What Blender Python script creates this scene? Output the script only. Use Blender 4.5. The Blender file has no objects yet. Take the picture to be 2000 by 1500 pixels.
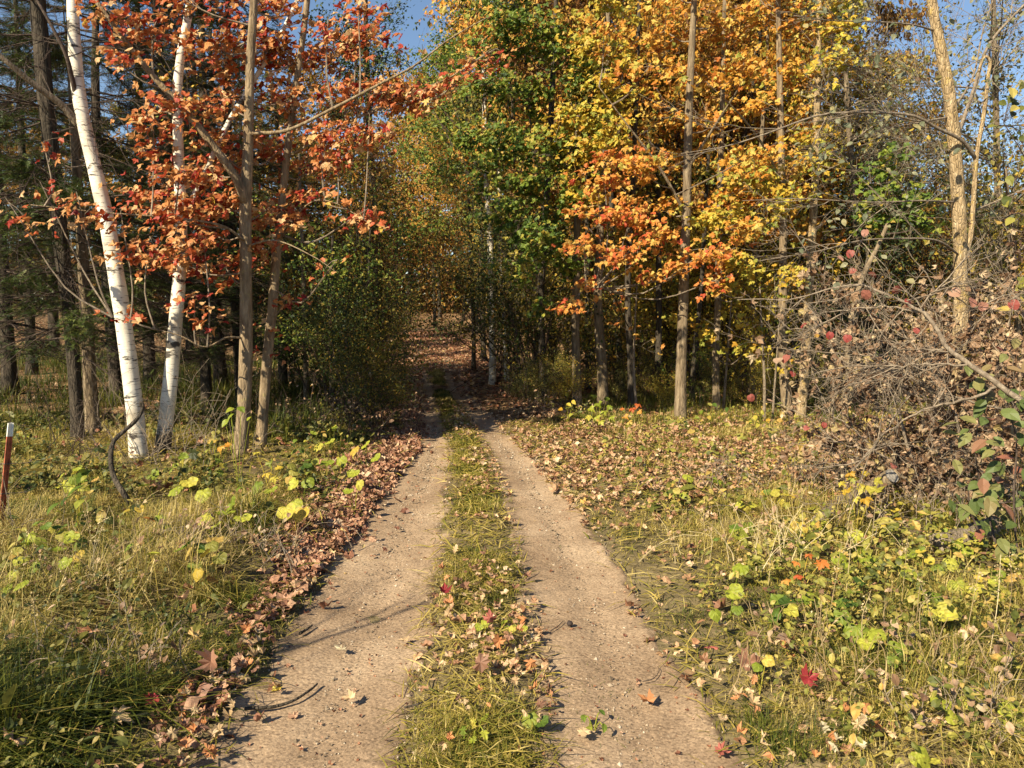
import bpy, math
import numpy as np
from mathutils import Vector, Matrix

S = bpy.context.scene
C = S.collection

# ------------------------------------------------------------------ camera
F = 1500.0                      # focal length in pixels of the 2000 px wide photograph
PITCH = math.radians(5.33)
CH = 1.65
cam_d = bpy.data.cameras.new('camera')
cam_d.sensor_width = 36.0
cam_d.lens = 36.0 * F / 2000.0
cam_d.clip_start = 0.05
cam_d.clip_end = 1500.0
cam = bpy.data.objects.new('camera', cam_d)
cam.location = (0, 0, CH)
cam.rotation_euler = (math.radians(90) - PITCH, 0, 0)
C.objects.link(cam)
S.camera = cam

# ------------------------------------------------------------------ sky, sun, exposure
SUN_AZ = math.radians(221.0)    # clockwise from +Y : behind the camera, to its left
SUN_EL = math.radians(36.0)
w = bpy.data.worlds.new('World')
S.world = w
w.use_nodes = True
w.cycles.sampling_method = 'NONE'
nt = w.node_tree
nt.nodes.clear()
sky = nt.nodes.new('ShaderNodeTexSky')
sky.sky_type = 'NISHITA'
sky.sun_disc = False
sky.sun_elevation = SUN_EL
sky.sun_rotation = SUN_AZ
sky.air_density = 1.0
sky.dust_density = 0.0
sky.ozone_density = 2.0
bg = nt.nodes.new('ShaderNodeBackground')
bg.inputs[1].default_value = 0.068
wo = nt.nodes.new('ShaderNodeOutputWorld')
nt.links.new(sky.outputs[0], bg.inputs[0])
nt.links.new(bg.outputs[0], wo.inputs[0])
sun_d = bpy.data.lights.new('sun', 'SUN')
sun_d.energy = 5.0
sun_d.angle = math.radians(0.5)
sun_d.color = (1.0, 0.885, 0.64)
sun = bpy.data.objects.new('sun', sun_d)
SUNV = np.array([math.sin(SUN_AZ) * math.cos(SUN_EL), math.cos(SUN_AZ) * math.cos(SUN_EL), math.sin(SUN_EL)])
sun.rotation_euler = Vector(SUNV).to_track_quat('Z', 'Y').to_euler()
sun.location = (-20, -20, 30)
C.objects.link(sun)
S.view_settings.view_transform = 'Standard'
S.view_settings.look = 'None'
S.view_settings.gamma = 1.0
S.view_settings.use_curve_mapping = False
S.view_settings.exposure = 1.08
S.render.engine = 'CYCLES'
S.cycles.max_bounces = 4
S.cycles.diffuse_bounces = 2
S.cycles.glossy_bounces = 1
S.cycles.transmission_bounces = 2
S.cycles.use_denoising = True
S.cycles.use_adaptive_sampling = True
S.cycles.adaptive_threshold = 0.02
S.cycles.debug_use_spatial_splits = False

# ------------------------------------------------------------------ projection helpers
cp, sp = math.cos(PITCH), math.sin(PITCH)


def ray(px, py):
    r = (px - 1000.0) / F
    u = -(py - 750.0) / F
    return np.array([r, cp + u * sp, -sp + u * cp])


def P(px, py, Z):
    """world point seen at photo pixel (px, py) at distance Z along +Y"""
    d = ray(px, py)
    return np.array([0, 0, CH]) + d * (Z / d[1])


def G(px, py, z=0.0):
    """world point on the plane of height z seen at photo pixel"""
    d = ray(px, py)
    return np.array([0, 0, CH]) + d * ((z - CH) / d[2])


def project(p):
    p = np.atleast_2d(p)
    dx, dy, dz = p[:, 0], p[:, 1], p[:, 2] - CH
    f = dy * cp - dz * sp
    u = dy * sp + dz * cp
    f = np.where(f < 0.01, 0.01, f)
    return 1000 + F * dx / f, 750 - F * u / f, f


# ------------------------------------------------------------------ noise
_h = np.random.default_rng(5).random((256, 256))


def vnoise(x, y, s=1.0, seed=0):
    x = np.asarray(x, float) / s + seed * 17.31 + 1000
    y = np.asarray(y, float) / s + seed * 7.77 + 1000
    xi = np.floor(x).astype(int)
    yi = np.floor(y).astype(int)
    fx = x - xi
    fy = y - yi
    fx = fx * fx * (3 - 2 * fx)
    fy = fy * fy * (3 - 2 * fy)
    g = lambda a, b: _h[a % 256, b % 256]
    return (g(xi, yi) * (1 - fx) + g(xi + 1, yi) * fx) * (1 - fy) + (g(xi, yi + 1) * (1 - fx) + g(xi + 1, yi + 1) * fx) * fy


def fbm(x, y, s=1.0, seed=0, o=3):
    t = 0
    a = 1.0
    n = 0
    for i in range(o):
        t = t + a * vnoise(x, y, s / 2 ** i, seed + i)
        n += a
        a *= 0.5
    return t / n


def sstep(a, b, x):
    t = np.clip((np.asarray(x, float) - a) / (b - a), 0, 1)
    return t * t * (3 - 2 * t)


# ------------------------------------------------------------------ the track in world space
def edge(pix, far):
    pts = [(0.2, None)] + [tuple(G(a, b)[[1, 0]]) for a, b in pix] + far
    pts[0] = (0.2, pts[1][1] + (pts[1][1] - pts[2][1]) * 0.6)
    pts = sorted(pts)
    return np.array([p[0] for p in pts]), np.array([p[1] for p in pts])


EL1 = edge([(405, 1500), (545, 1250), (640, 1100), (705, 1000), (765, 930), (805, 880), (818, 830), (812, 790), (812, 760)],
           [(24, -3.35), (30, -4.0), (38, -4.9), (46, -6.0), (56, -8.2)])
EL2 = edge([(800, 1500), (800, 1380), (832, 1250), (852, 1100), (870, 1000), (878, 930), (880, 880), (868, 830), (852, 790), (845, 760)],
           [(24, -2.72), (30, -3.35), (38, -4.3), (46, -5.4), (56, -7.6)])
ER1 = edge([(1062, 1500), (1045, 1300), (1025, 1180), (1003, 1050), (983, 960), (960, 900), (935, 850), (902, 800), (880, 768)],
           [(24, -2.2), (30, -2.95), (38, -3.95), (46, -5.1), (56, -7.3)])
ER2 = edge([(1445, 1500), (1340, 1330), (1252, 1180), (1170, 1040), (1100, 960), (1050, 900), (1000, 850), (950, 800), (918, 768)],
           [(24, -1.5), (30, -2.25), (38, -3.3), (46, -4.5), (56, -6.7)])
ed = lambda E, y: np.interp(y, E[0], E[1])


def track_d(x, y):
    """signed distance inside (+) / outside (-) of the nearer wheel track"""
    a = np.minimum(x - ed(EL1, y), ed(EL2, y) - x)
    b = np.minimum(x - ed(ER1, y), ed(ER2, y) - x)
    return np.maximum(a, b)


def H(x, y):
    x = np.asarray(x, float)
    y = np.asarray(y, float)
    xc = 0.5 * (ed(EL1, y) + ed(ER2, y))
    off = np.abs(x - xc)
    z = 0.06 * (fbm(x, y, 2.3, 3) - 0.5) * sstep(0.8, 2.2, off)
    z = z - 0.045 * sstep(-0.12, 0.12, track_d(x, y)) * (1 - sstep(30, 40, y))
    z = z + 0.05 * sstep(1.0, 1.9, off)
    rise = sstep(26, 50, y)
    z = z + 0.34 * rise
    z = z + (1.0 * sstep(1.6, 5.0, x - xc) + 0.35 * sstep(1.6, 6, xc - x)) * sstep(27, 40, y)
    z = z + 2.0 * sstep(50, 110, y)
    z = z + 0.35 * sstep(16, 30, y) * sstep(3, 9, xc - x)
    z = z + 0.35 * (fbm(x, y, 7, 9) - 0.5) * sstep(14, 30, y) * sstep(2, 4, off)
    return z


FEET = [(-4.2, 8.6), (-4.05, 8.9), (-2.95, 8.4), (-2.9, 9.05), (-5.35, 9.5)]


def foot_clear(x, y):
    """grass stays short in front of the trunk feet at the left"""
    f = np.ones_like(np.asarray(x, float))
    for a, b in FEET:
        f = np.minimum(f, 1 - .75 * (np.abs(x - a * y / b) < .30) * (y > b - 1.6) * (y < b + .15))
    return f


def GH(px, py, dz=0.0):
    p = G(px, py, dz)
    for _ in range(4):
        p = G(px, py, float(H(p[0], p[1])) + dz)
    return p


# ------------------------------------------------------------------ materials
M = {}


def newmat(name):
    m = bpy.data.materials.new(name)
    m.use_nodes = True
    n = m.node_tree
    n.nodes.clear()
    o = n.nodes.new('ShaderNodeOutputMaterial')
    b = n.nodes.new('ShaderNodeBsdfPrincipled')
    n.links.new(b.outputs[0], o.inputs[0])
    M[name] = m
    return m, n, b, o


def N(n, t, **k):
    x = n.nodes.new('ShaderNode' + t)
    for a, v in k.items():
        if a.startswith('i_'):
            q = a[2:]
            x.inputs[int(q) if q.isdigit() else q].default_value = v
        else:
            setattr(x, a, v)
    return x


def ramp(n, stops, interp='LINEAR'):
    r = n.nodes.new('ShaderNodeValToRGB')
    r.color_ramp.interpolation = interp
    e = r.color_ramp.elements
    while len(e) < len(stops):
        e.new(0.5)
    for i, (p, c) in enumerate(stops):
        e[i].position = p
        e[i].color = (c[0], c[1], c[2], 1)
    return r


def leafmat(name, stops, trans=0.3, rough=0.55, spec=0.35, var=0.35, shift=True, grain=60.0):
    m, n, b, o = newmat(name)
    at = N(n, 'Attribute', attribute_name='rnd')
    if shift:
        oi = N(n, 'ObjectInfo')
        ad = N(n, 'Math', operation='ADD')
        n.links.new(at.outputs['Fac'], ad.inputs[0])
        n.links.new(oi.outputs['Random'], ad.inputs[1])
        fr = N(n, 'Math', operation='FRACT')
        n.links.new(ad.outputs[0], fr.inputs[0])
        src = fr.outputs[0]
    else:
        src = at.outputs['Fac']
    r = ramp(n, stops)
    n.links.new(src, r.inputs[0])
    tc = N(n, 'TexCoord')
    no = N(n, 'TexNoise', i_Scale=grain, i_Detail=2.0)
    n.links.new(tc.outputs['Object'], no.inputs['Vector'])
    mr = N(n, 'MapRange', i_1=0.3, i_2=0.7, i_3=1 - var, i_4=1 + var * 0.6)
    n.links.new(no.outputs[0], mr.inputs[0])
    mx = N(n, 'Mix', data_type='RGBA', blend_type='MULTIPLY')
    mx.inputs[0].default_value = 1.0
    n.links.new(r.outputs[0], mx.inputs[6])
    n.links.new(mr.outputs[0], mx.inputs[7])
    n.links.new(mx.outputs[2], b.inputs['Base Color'])
    b.inputs['Roughness'].default_value = rough
    b.inputs['Specular IOR Level'].default_value = spec
    t = N(n, 'BsdfTranslucent')
    n.links.new(mx.outputs[2], t.inputs[0])
    ms = N(n, 'MixShader')
    ms.inputs[0].default_value = trans
    n.links.new(b.outputs[0], ms.inputs[1])
    n.links.new(t.outputs[0], ms.inputs[2])
    n.links.new(ms.outputs[0], o.inputs[0])
    return m


leafmat('leaf_red_maple', [(0.0, (.22, .02, .016)), (.08, (.38, .045, .025)), (.18, (.43, .085, .03)), (.40, (.49, .155, .048)),
                           (.66, (.56, .26, .085)), (.9, (.64, .39, .18)), (.97, (.68, .45, .24)), (1, (.58, .40, .06))], trans=.34)
leafmat('leaf_gold', [(0.0, (.42, .13, .025)), (.12, (.54, .21, .03)), (.35, (.60, .28, .04)), (.65, (.63, .36, .06)),
                      (.86, (.64, .48, .12)), (.93, (.40, .36, .06)), (1, (.24, .26, .04))], trans=.36)
leafmat('leaf_yellow', [(0.0, (.46, .24, .03)), (.25, (.56, .38, .04)), (.55, (.58, .45, .065)), (.78, (.40, .37, .055)), (1, (.18, .22, .035))], trans=.36)
leafmat('leaf_orange', [(0.0, (.50, .08, .035)), (.13, (.56, .16, .04)), (.5, (.62, .27, .055)), (.8, (.64, .38, .08)), (1, (.64, .46, .12))], trans=.38)
leafmat('leaf_green', [(0.0, (.045, .085, .014)), (.3, (.10, .16, .022)), (.65, (.19, .25, .032)), (.86, (.34, .34, .05)), (1, (.46, .32, .06))], trans=.38)
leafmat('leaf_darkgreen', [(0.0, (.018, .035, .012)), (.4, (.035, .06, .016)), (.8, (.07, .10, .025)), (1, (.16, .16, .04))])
leafmat('leaf_olive', [(0.0, (.04, .05, .014)), (.3, (.09, .10, .02)), (.55, (.19, .16, .03)), (.78, (.33, .24, .035)), (.92, (.48, .34, .05)), (1, (.38, .15, .035))], trans=.36)
leafmat('leaf_rust', [(0.0, (.12, .05, .016)), (.35, (.24, .11, .03)), (.7, (.40, .21, .045)), (.9, (.52, .31, .055)), (1, (.20, .20, .04))], trans=.38)
leafmat('leaf_dry', [(0.0, (.13, .07, .04)), (.3, (.24, .14, .08)), (.65, (.36, .23, .14)), (.9, (.48, .36, .23)), (1, (.30, .22, .06))], trans=.18, var=.45)
leafmat('leaf_pale', [(0.0, (.06, .075, .04)), (.4, (.13, .14, .08)), (.8, (.25, .24, .14)), (1, (.36, .28, .10))], trans=.25)
leafmat('leaf_lime', [(0.0, (.15, .20, .02)), (.3, (.27, .31, .03)), (.7, (.40, .40, .05)), (.92, (.50, .43, .07)), (1, (.52, .36, .06))], trans=.35, var=.35, grain=5)
leafmat('leaf_oval_green', [(0.0, (.07, .10, .025)), (.4, (.14, .17, .05)), (.7, (.22, .20, .07)), (.9, (.24, .15, .08)), (1, (.28, .11, .07))], trans=.25)
leafmat('leaf_weed', [(0.0, (.07, .085, .016)), (.3, (.17, .17, .03)), (.6, (.30, .27, .05)), (.85, (.42, .34, .09)), (1, (.46, .28, .07))], trans=.3)
leafmat('leaf_weed_dark', [(0.0, (.035, .05, .012)), (.4, (.09, .10, .02)), (.75, (.18, .165, .035)), (1, (.30, .22, .07))], trans=.3)
leafmat('leaf_pink', [(0.0, (.26, .03, .028)), (.2, (.30, .07, .055)), (.55, (.36, .17, .12)), (.85, (.42, .28, .19)), (1, (.42, .33, .21))], trans=.3)
leafmat('needles', [(0.0, (.025, .045, .013)), (.4, (.050, .080, .018)), (.8, (.10, .135, .028)), (1, (.16, .16, .04))], trans=.12, rough=.5)
leafmat('litter_rust', [(0.0, (.13, .05, .03)), (.25, (.25, .10, .05)), (.6, (.37, .18, .10)), (.9, (.48, .30, .19)), (1, (.52, .36, .12))], trans=.12, var=.4, grain=45)
leafmat('litter_drift', [(0.0, (.13, .055, .035)), (.25, (.25, .11, .065)), (.6, (.37, .19, .11)), (.88, (.48, .29, .18)), (.97, (.56, .41, .27)), (1, (.52, .34, .10))], trans=.12, var=.4, grain=45)
leafmat('litter_tan', [(0.0, (.15, .07, .04)), (.2, (.28, .135, .07)), (.5, (.40, .225, .12)), (.8, (.50, .32, .185)), (.95, (.57, .42, .27)), (1, (.52, .34, .08))], trans=.12, var=.35, grain=45)
leafmat('grass_green', [(0.0, (.026, .042, .007)), (.25, (.068, .092, .011)), (.5, (.165, .165, .022)), (.7, (.31, .245, .045)), (.88, (.44, .33, .085)), (1, (.56, .44, .17))], trans=.3, shift=False, var=.2)
leafmat('stalk_straw', [(0.0, (.16, .10, .05)), (.5, (.36, .27, .13)), (1, (.52, .42, .24))], trans=.1, shift=True, var=.2)

for nm, col in (('fall_cream', (.52, .43, .28)), ('fall_tan', (.52, .36, .20)), ('fall_orange', (.50, .22, .09)), ('fall_red', (.36, .11, .08)),
                ('fall_crimson', (.27, .035, .04)), ('fall_brown', (.27, .14, .09)), ('fall_yellow', (.58, .42, .06)), ('fall_oak', (.52, .37, .21))):
    leafmat(nm, [(0, tuple(c * .8 for c in col)), (1, tuple(min(1, c * 1.1) for c in col))], trans=.12, var=.35, grain=45)


def barkmat(name, c1, c2, c3, vscale=18.0, stretch=0.18, bump=0.6, lichen=None, lich_amt=0.55):
    m, n, b, o = newmat(name)
    tc = N(n, 'TexCoord')
    mp = N(n, 'Mapping')
    mp.inputs['Scale'].default_value = (1, 1, stretch)
    n.links.new(tc.outputs['Object'], mp.inputs[0])
    n1 = N(n, 'TexNoise', i_Scale=vscale, i_Detail=5.0, i_Roughness=.65)
    n.links.new(mp.outputs[0], n1.inputs['Vector'])
    vo = N(n, 'TexVoronoi', i_Scale=vscale * 1.6, feature='DISTANCE_TO_EDGE')
    n.links.new(mp.outputs[0], vo.inputs['Vector'])
    r = ramp(n, [(.3, c1), (.5, c2), (.72, c3)])
    n.links.new(n1.outputs[0], r.inputs[0])
    col = r.outputs[0]
    if lichen:
        n2 = N(n, 'TexNoise', i_Scale=9.0, i_Detail=6.0, i_Roughness=.7)
        n.links.new(tc.outputs['Object'], n2.inputs['Vector'])
        mr = N(n, 'MapRange', i_1=lich_amt, i_2=lich_amt + .12, i_3=0.0, i_4=.8)
        n.links.new(n2.outputs[0], mr.inputs[0])
        mx = N(n, 'Mix', data_type='RGBA')
        n.links.new(mr.outputs[0], mx.inputs[0])
        n.links.new(col, mx.inputs[6])
        mx.inputs[7].default_value = (*lichen, 1)
        col = mx.outputs[2]
    n.links.new(col, b.inputs['Base Color'])
    b.inputs['Roughness'].default_value = .9
    b.inputs['Specular IOR Level'].default_value = .2
    ad = N(n, 'Math', operation='ADD')
    n.links.new(n1.outputs[0], ad.inputs[0])
    mv = N(n, 'Math', operation='MINIMUM')
    n.links.new(vo.outputs[0], mv.inputs[0])
    mv.inputs[1].default_value = .15
    m2 = N(n, 'Math', operation='MULTIPLY')
    n.links.new(mv.outputs[0], m2.inputs[0])
    m2.inputs[1].default_value = 3.0
    n.links.new(m2.outputs[0], ad.inputs[1])
    bp = N(n, 'Bump', i_Strength=bump, i_Distance=.02)
    n.links.new(ad.outputs[0], bp.inputs['Height'])
    n.links.new(bp.outputs[0], b.inputs['Normal'])
    return m


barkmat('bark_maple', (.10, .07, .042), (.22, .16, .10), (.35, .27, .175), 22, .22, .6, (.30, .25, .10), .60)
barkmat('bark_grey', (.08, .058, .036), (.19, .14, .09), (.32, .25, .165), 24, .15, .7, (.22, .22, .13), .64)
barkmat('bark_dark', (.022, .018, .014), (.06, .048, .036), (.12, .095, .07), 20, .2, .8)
barkmat('bark_tan', (.15, .10, .05), (.35, .25, .14), (.52, .40, .25), 30, .3, .9, (.50, .35, .10), .56)
barkmat('twig_grey', (.10, .075, .055), (.20, .155, .115), (.33, .27, .20), 40, .6, .3)
barkmat('twig_dark', (.03, .02, .016), (.07, .05, .04), (.13, .095, .075), 40, .6, .3)
barkmat('wood_grey', (.10, .075, .05), (.22, .17, .12), (.36, .295, .22), 30, .3, .8)


def birchmat():
    m, n, b, o = newmat('bark_birch')
    tc = N(n, 'TexCoord')
    mp = N(n, 'Mapping')
    mp.inputs['Scale'].default_value = (1, 1, 9.0)
    n.links.new(tc.outputs['Object'], mp.inputs[0])
    n1 = N(n, 'TexNoise', i_Scale=5.5, i_Detail=4.0, i_Roughness=.6)
    n.links.new(mp.outputs[0], n1.inputs['Vector'])
    r1 = ramp(n, [(.0, (0, 0, 0)), (.355, (0, 0, 0)), (.40, (1, 1, 1))])
    n.links.new(n1.outputs[0], r1.inputs[0])
    mp2 = N(n, 'Mapping')
    mp2.inputs['Scale'].default_value = (1, 1, 2.6)
    n.links.new(tc.outputs['Object'], mp2.inputs[0])
    n2 = N(n, 'TexNoise', i_Scale=2.3, i_Detail=6.0, i_Roughness=.72)
    n.links.new(mp2.outputs[0], n2.inputs['Vector'])
    r2 = ramp(n, [(.395, (0, 0, 0)), (.445, (1, 1, 1))])
    n.links.new(n2.outputs[0], r2.inputs[0])
    n3 = N(n, 'TexNoise', i_Scale=3.0, i_Detail=5.0)
    n.links.new(tc.outputs['Object'], n3.inputs['Vector'])
    rb = ramp(n, [(.3, (.42, .35, .27)), (.5, (.66, .60, .51)), (.75, (.76, .72, .65))])
    n.links.new(n3.outputs[0], rb.inputs[0])
    mn = N(n, 'Math', operation='MINIMUM')
    n.links.new(r1.outputs[0], mn.inputs[0])
    n.links.new(r2.outputs[0], mn.inputs[1])
    mx = N(n, 'Mix', data_type='RGBA')
    n.links.new(mn.outputs[0], mx.inputs[0])
    mx.inputs[6].default_value = (.06, .05, .042, 1)
    n.links.new(rb.outputs[0], mx.inputs[7])
    # fissured dark bark at the foot of the trunk
    at = N(n, 'Attribute', attribute_name='rnd')
    m2 = N(n, 'Mix', data_type='RGBA')
    ml = N(n, 'Math', operation='MULTIPLY_ADD')
    n.links.new(n2.outputs[0], ml.inputs[0])
    ml.inputs[1].default_value = 2.0
    ml.inputs[2].default_value = -1.0
    a2 = N(n, 'Math', operation='ADD', use_clamp=True)
    n.links.new(at.outputs['Fac'], a2.inputs[0])
    n.links.new(ml.outputs[0], a2.inputs[1])
    rr = ramp(n, [(.45, (0, 0, 0)), (.6, (1, 1, 1))])
    n.links.new(a2.outputs[0], rr.inputs[0])
    n.links.new(rr.outputs[0], m2.inputs[0])
    n.links.new(mx.outputs[2], m2.inputs[6])
    m2.inputs[7].default_value = (.10, .075, .055, 1)
    n.links.new(m2.outputs[2], b.inputs['Base Color'])
    b.inputs['Roughness'].default_value = .7
    b.inputs['Specular IOR Level'].default_value = .3
    bp = N(n, 'Bump', i_Strength=.4, i_Distance=.012)
    n.links.new(n1.outputs[0], bp.inputs['Height'])
    n.links.new(bp.outputs[0], b.inputs['Normal'])


birchmat()


def plain(name, col, rough=.7, metal=0.0, var=.25, sc=40.0):
    m, n, b, o = newmat(name)
    tc = N(n, 'TexCoord')
    no = N(n, 'TexNoise', i_Scale=sc, i_Detail=4.0)
    n.links.new(tc.outputs['Object'], no.inputs['Vector'])
    r = ramp(n, [(.3, tuple(c * (1 - var) for c in col)), (.7, tuple(min(1, c * (1 + var)) for c in col))])
    n.links.new(no.outputs[0], r.inputs[0])
    n.links.new(r.outputs[0], b.inputs['Base Color'])
    b.inputs['Roughness'].default_value = rough
    b.inputs['Metallic'].default_value = metal
    return m


plain('post_orange', (.30, .075, .035), .7, 0, .5, 25)
plain('post_white', (.75, .73, .68), .5, 0, .12, 30)
plain('wire', (.08, .06, .05), .5, .6)
plain('nut_dark', (.035, .022, .018), .8)
plain('cut_wood', (.20, .175, .15), .85, 0, .35, 60)


def soilmat():
    m, n, b, o = newmat('forest_floor')
    tc = N(n, 'TexCoord')
    v = N(n, 'TexVoronoi', i_Scale=9.0)
    n.links.new(tc.outputs['Object'], v.inputs['Vector'])
    n1 = N(n, 'TexNoise', i_Scale=1.2, i_Detail=8.0, i_Roughness=.7)
    n.links.new(tc.outputs['Object'], n1.inputs['Vector'])
    rf = ramp(n, [(0, (.06, .035, .02)), (.4, (.16, .09, .045)), (.75, (.26, .155, .08)), (1, (.38, .25, .13))])
    sx = N(n, 'SeparateColor')
    n.links.new(v.outputs['Color'], sx.inputs[0])
    n.links.new(sx.outputs[0], rf.inputs[0])
    rg = ramp(n, [(.3, (.07, .055, .03)), (.5, (.15, .115, .06)), (.7, (.26, .20, .11))])
    n.links.new(n1.outputs[0], rg.inputs[0])
    at = N(n, 'Attribute', attribute_name='rnd')
    mx = N(n, 'Mix', data_type='RGBA')
    n.links.new(at.outputs['Fac'], mx.inputs[0])
    n.links.new(rg.outputs[0], mx.inputs[6])
    n.links.new(rf.outputs[0], mx.inputs[7])
    n.links.new(mx.outputs[2], b.inputs['Base Color'])
    b.inputs['Roughness'].default_value = .95
    b.inputs['Specular IOR Level'].default_value = .1
    bp = N(n, 'Bump', i_Strength=.6, i_Distance=.04)
    n2 = N(n, 'TexNoise', i_Scale=25.0, i_Detail=6.0)
    n.links.new(tc.outputs['Object'], n2.inputs['Vector'])
    n.links.new(n2.outputs[0], bp.inputs['Height'])
    n.links.new(bp.outputs[0], b.inputs['Normal'])


soilmat()


def trackmat():
    m, n, b, o = newmat('track_sand')
    tc = N(n, 'TexCoord')
    n0 = N(n, 'TexNoise', i_Scale=1.1, i_Detail=6.0, i_Roughness=.6)
    n1 = N(n, 'TexNoise', i_Scale=70.0, i_Detail=4.0, i_Roughness=.75)
    v = N(n, 'TexVoronoi', i_Scale=120.0)
    v2 = N(n, 'TexVoronoi', i_Scale=48.0)
    for q in (n0, n1, v, v2):
        n.links.new(tc.outputs['Object'], q.inputs['Vector'])
    r0 = ramp(n, [(.3, (.21, .142, .09)), (.5, (.345, .245, .162)), (.7, (.45, .335, .23))])
    n.links.new(n0.outputs[0], r0.inputs[0])
    sx = N(n, 'SeparateColor')
    n.links.new(v.outputs['Color'], sx.inputs[0])
    rv = ramp(n, [(0, (.45, .42, .40)), (.25, (.85, .84, .83)), (.75, (1.05, 1.03, 1.0)), (1, (1.35, 1.33, 1.3))])
    n.links.new(sx.outputs[0], rv.inputs[0])
    mx = N(n, 'Mix', data_type='RGBA', blend_type='MULTIPLY')
    mx.inputs[0].default_value = .75
    n.links.new(r0.outputs[0], mx.inputs[6])
    n.links.new(rv.outputs[0], mx.inputs[7])
    r1 = ramp(n, [(.3, (.6, .58, .56)), (.6, (1.08, 1.08, 1.07))])
    n.links.new(n1.outputs[0], r1.inputs[0])
    m2 = N(n, 'Mix', data_type='RGBA', blend_type='MULTIPLY')
    m2.inputs[0].default_value = .8
    n.links.new(mx.outputs[2], m2.inputs[6])
    n.links.new(r1.outputs[0], m2.inputs[7])
    at = N(n, 'Attribute', attribute_name='rnd')
    n5 = N(n, 'TexNoise', i_Scale=7.0, i_Detail=6.0, i_Roughness=.7)
    n.links.new(tc.outputs['Object'], n5.inputs['Vector'])
    ae = N(n, 'Math', operation='MULTIPLY_ADD')
    n.links.new(n5.outputs[0], ae.inputs[0])
    ae.inputs[1].default_value = 1.3
    n.links.new(at.outputs['Fac'], ae.inputs[2])
    me_ = N(n, 'MapRange', i_1=1.42, i_2=1.9, i_3=0.0, i_4=.8)
    n.links.new(ae.outputs[0], me_.inputs[0])
    md = N(n, 'Mix', data_type='RGBA')
    n.links.new(me_.outputs[0], md.inputs[0])
    n.links.new(m2.outputs[2], md.inputs[6])
    md.inputs[7].default_value = (.13, .088, .055, 1)
    n.links.new(md.outputs[2], b.inputs['Base Color'])
    b.inputs['Roughness'].default_value = .95
    b.inputs['Specular IOR Level'].default_value = .15
    ad = N(n, 'Math', operation='MULTIPLY_ADD')
    n.links.new(v2.outputs['Distance'], ad.inputs[0])
    ad.inputs[1].default_value = -.8
    n.links.new(n1.outputs[0], ad.inputs[2])
    bp = N(n, 'Bump', i_Strength=.55, i_Distance=.006)
    n.links.new(ad.outputs[0], bp.inputs['Height'])
    n.links.new(bp.outputs[0], b.inputs['Normal'])


trackmat()
leafmat('pebble', [(0, (.13, .095, .065)), (.4, (.25, .19, .13)), (.8, (.36, .28, .20)), (1, (.48, .40, .31))], trans=0, rough=.9, spec=.2)


# ------------------------------------------------------------------ mesh building
class MB:
    def __init__(s):
        s.v = []
        s.t = []
        s.q = []
        s.a = []
        s.n = 0

    def add(s, V, tri=None, quad=None, a=0.0):
        V = np.asarray(V, float).reshape(-1, 3)
        if tri is not None and len(tri):
            s.t.append(np.asarray(tri, np.int64).reshape(-1, 3) + s.n)
        if quad is not None and len(quad):
            s.q.append(np.asarray(quad, np.int64).reshape(-1, 4) + s.n)
        s.v.append(V)
        s.a.append(np.broadcast_to(np.asarray(a, float), (len(V),)))
        s.n += len(V)

    def mesh(s, name, mat, origin=(0, 0, 0), smooth=False):
        me = bpy.data.meshes.new(name)
        V = (np.concatenate(s.v) if s.v else np.zeros((0, 3))) - np.asarray(origin, float)
        t = np.concatenate(s.t) if s.t else np.zeros((0, 3), np.int64)
        q = np.concatenate(s.q) if s.q else np.zeros((0, 4), np.int64)
        nf = len(t) + len(q)
        loops = np.concatenate([t.ravel(), q.ravel()])
        starts = np.concatenate([np.arange(len(t)) * 3, len(t) * 3 + np.arange(len(q)) * 4])
        me.vertices.add(len(V))
        me.vertices.foreach_set('co', V.astype(np.float32).ravel())
        me.loops.add(len(loops))
        me.loops.foreach_set('vertex_index', loops.astype(np.int32))
        me.polygons.add(nf)
        me.polygons.foreach_set('loop_start', starts.astype(np.int32))
        me.polygons.foreach_set('use_smooth', np.full(nf, smooth, bool))
        if s.a:
            at = me.attributes.new('rnd', 'FLOAT', 'POINT')
            at.data.foreach_set('value', np.concatenate(s.a).astype(np.float32))
        me.materials.append(M[mat] if isinstance(mat, str) else mat)
        me.update(calc_edges=True)
        return me

    def obj(s, name, mat, parent=None, origin=None, smooth=False):
        if origin is None:
            origin = parent['_o'] if parent is not None and '_o' in parent else (0, 0, 0)
        o = bpy.data.objects.new(name, s.mesh(name, mat, origin, smooth))
        C.objects.link(o)
        if name in ('branches', 'twigs', 'stems', 'limbs', 'dead_limbs', 'leaf_stalks'):
            o['kind'] = 'stuff'      # thin twigs, too many and too fine to pick apart
        if parent is not None:
            o.parent = parent
        else:
            o.location = origin
        return o


def tag(o, label, cat, group=None):
    o['label'] = label
    o['category'] = cat
    if group:
        o['group'] = group
    return o


def thing(name, label, cat, loc, group=None):
    o = bpy.data.objects.new(name, None)
    o.location = tuple(float(c) for c in loc)
    o.empty_display_size = .1
    C.objects.link(o)
    o['_o'] = [float(c) for c in loc]
    return tag(o, label, cat, group)


def copy_thing(src, loc, rz, sc, label, group=None, mats=None):
    r = src.copy()
    C.objects.link(r)
    r.location = tuple(float(c) for c in loc)
    r.rotation_euler = (0, 0, rz)
    r.scale = sc if hasattr(sc, '__len__') else (sc, sc, sc)
    r['label'] = label
    if group:
        r['group'] = group
    for ch in src.children:
        c = ch.copy()
        C.objects.link(c)
        c.parent = r
        base = ch.name.split('.')[0]
        if mats and base in mats:
            c.material_slots[0].link = 'OBJECT'
            c.material_slots[0].material = M[mats[base]]
    return r


def nrm(v):
    return v / np.maximum(np.linalg.norm(v, axis=-1, keepdims=True), 1e-9)


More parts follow.
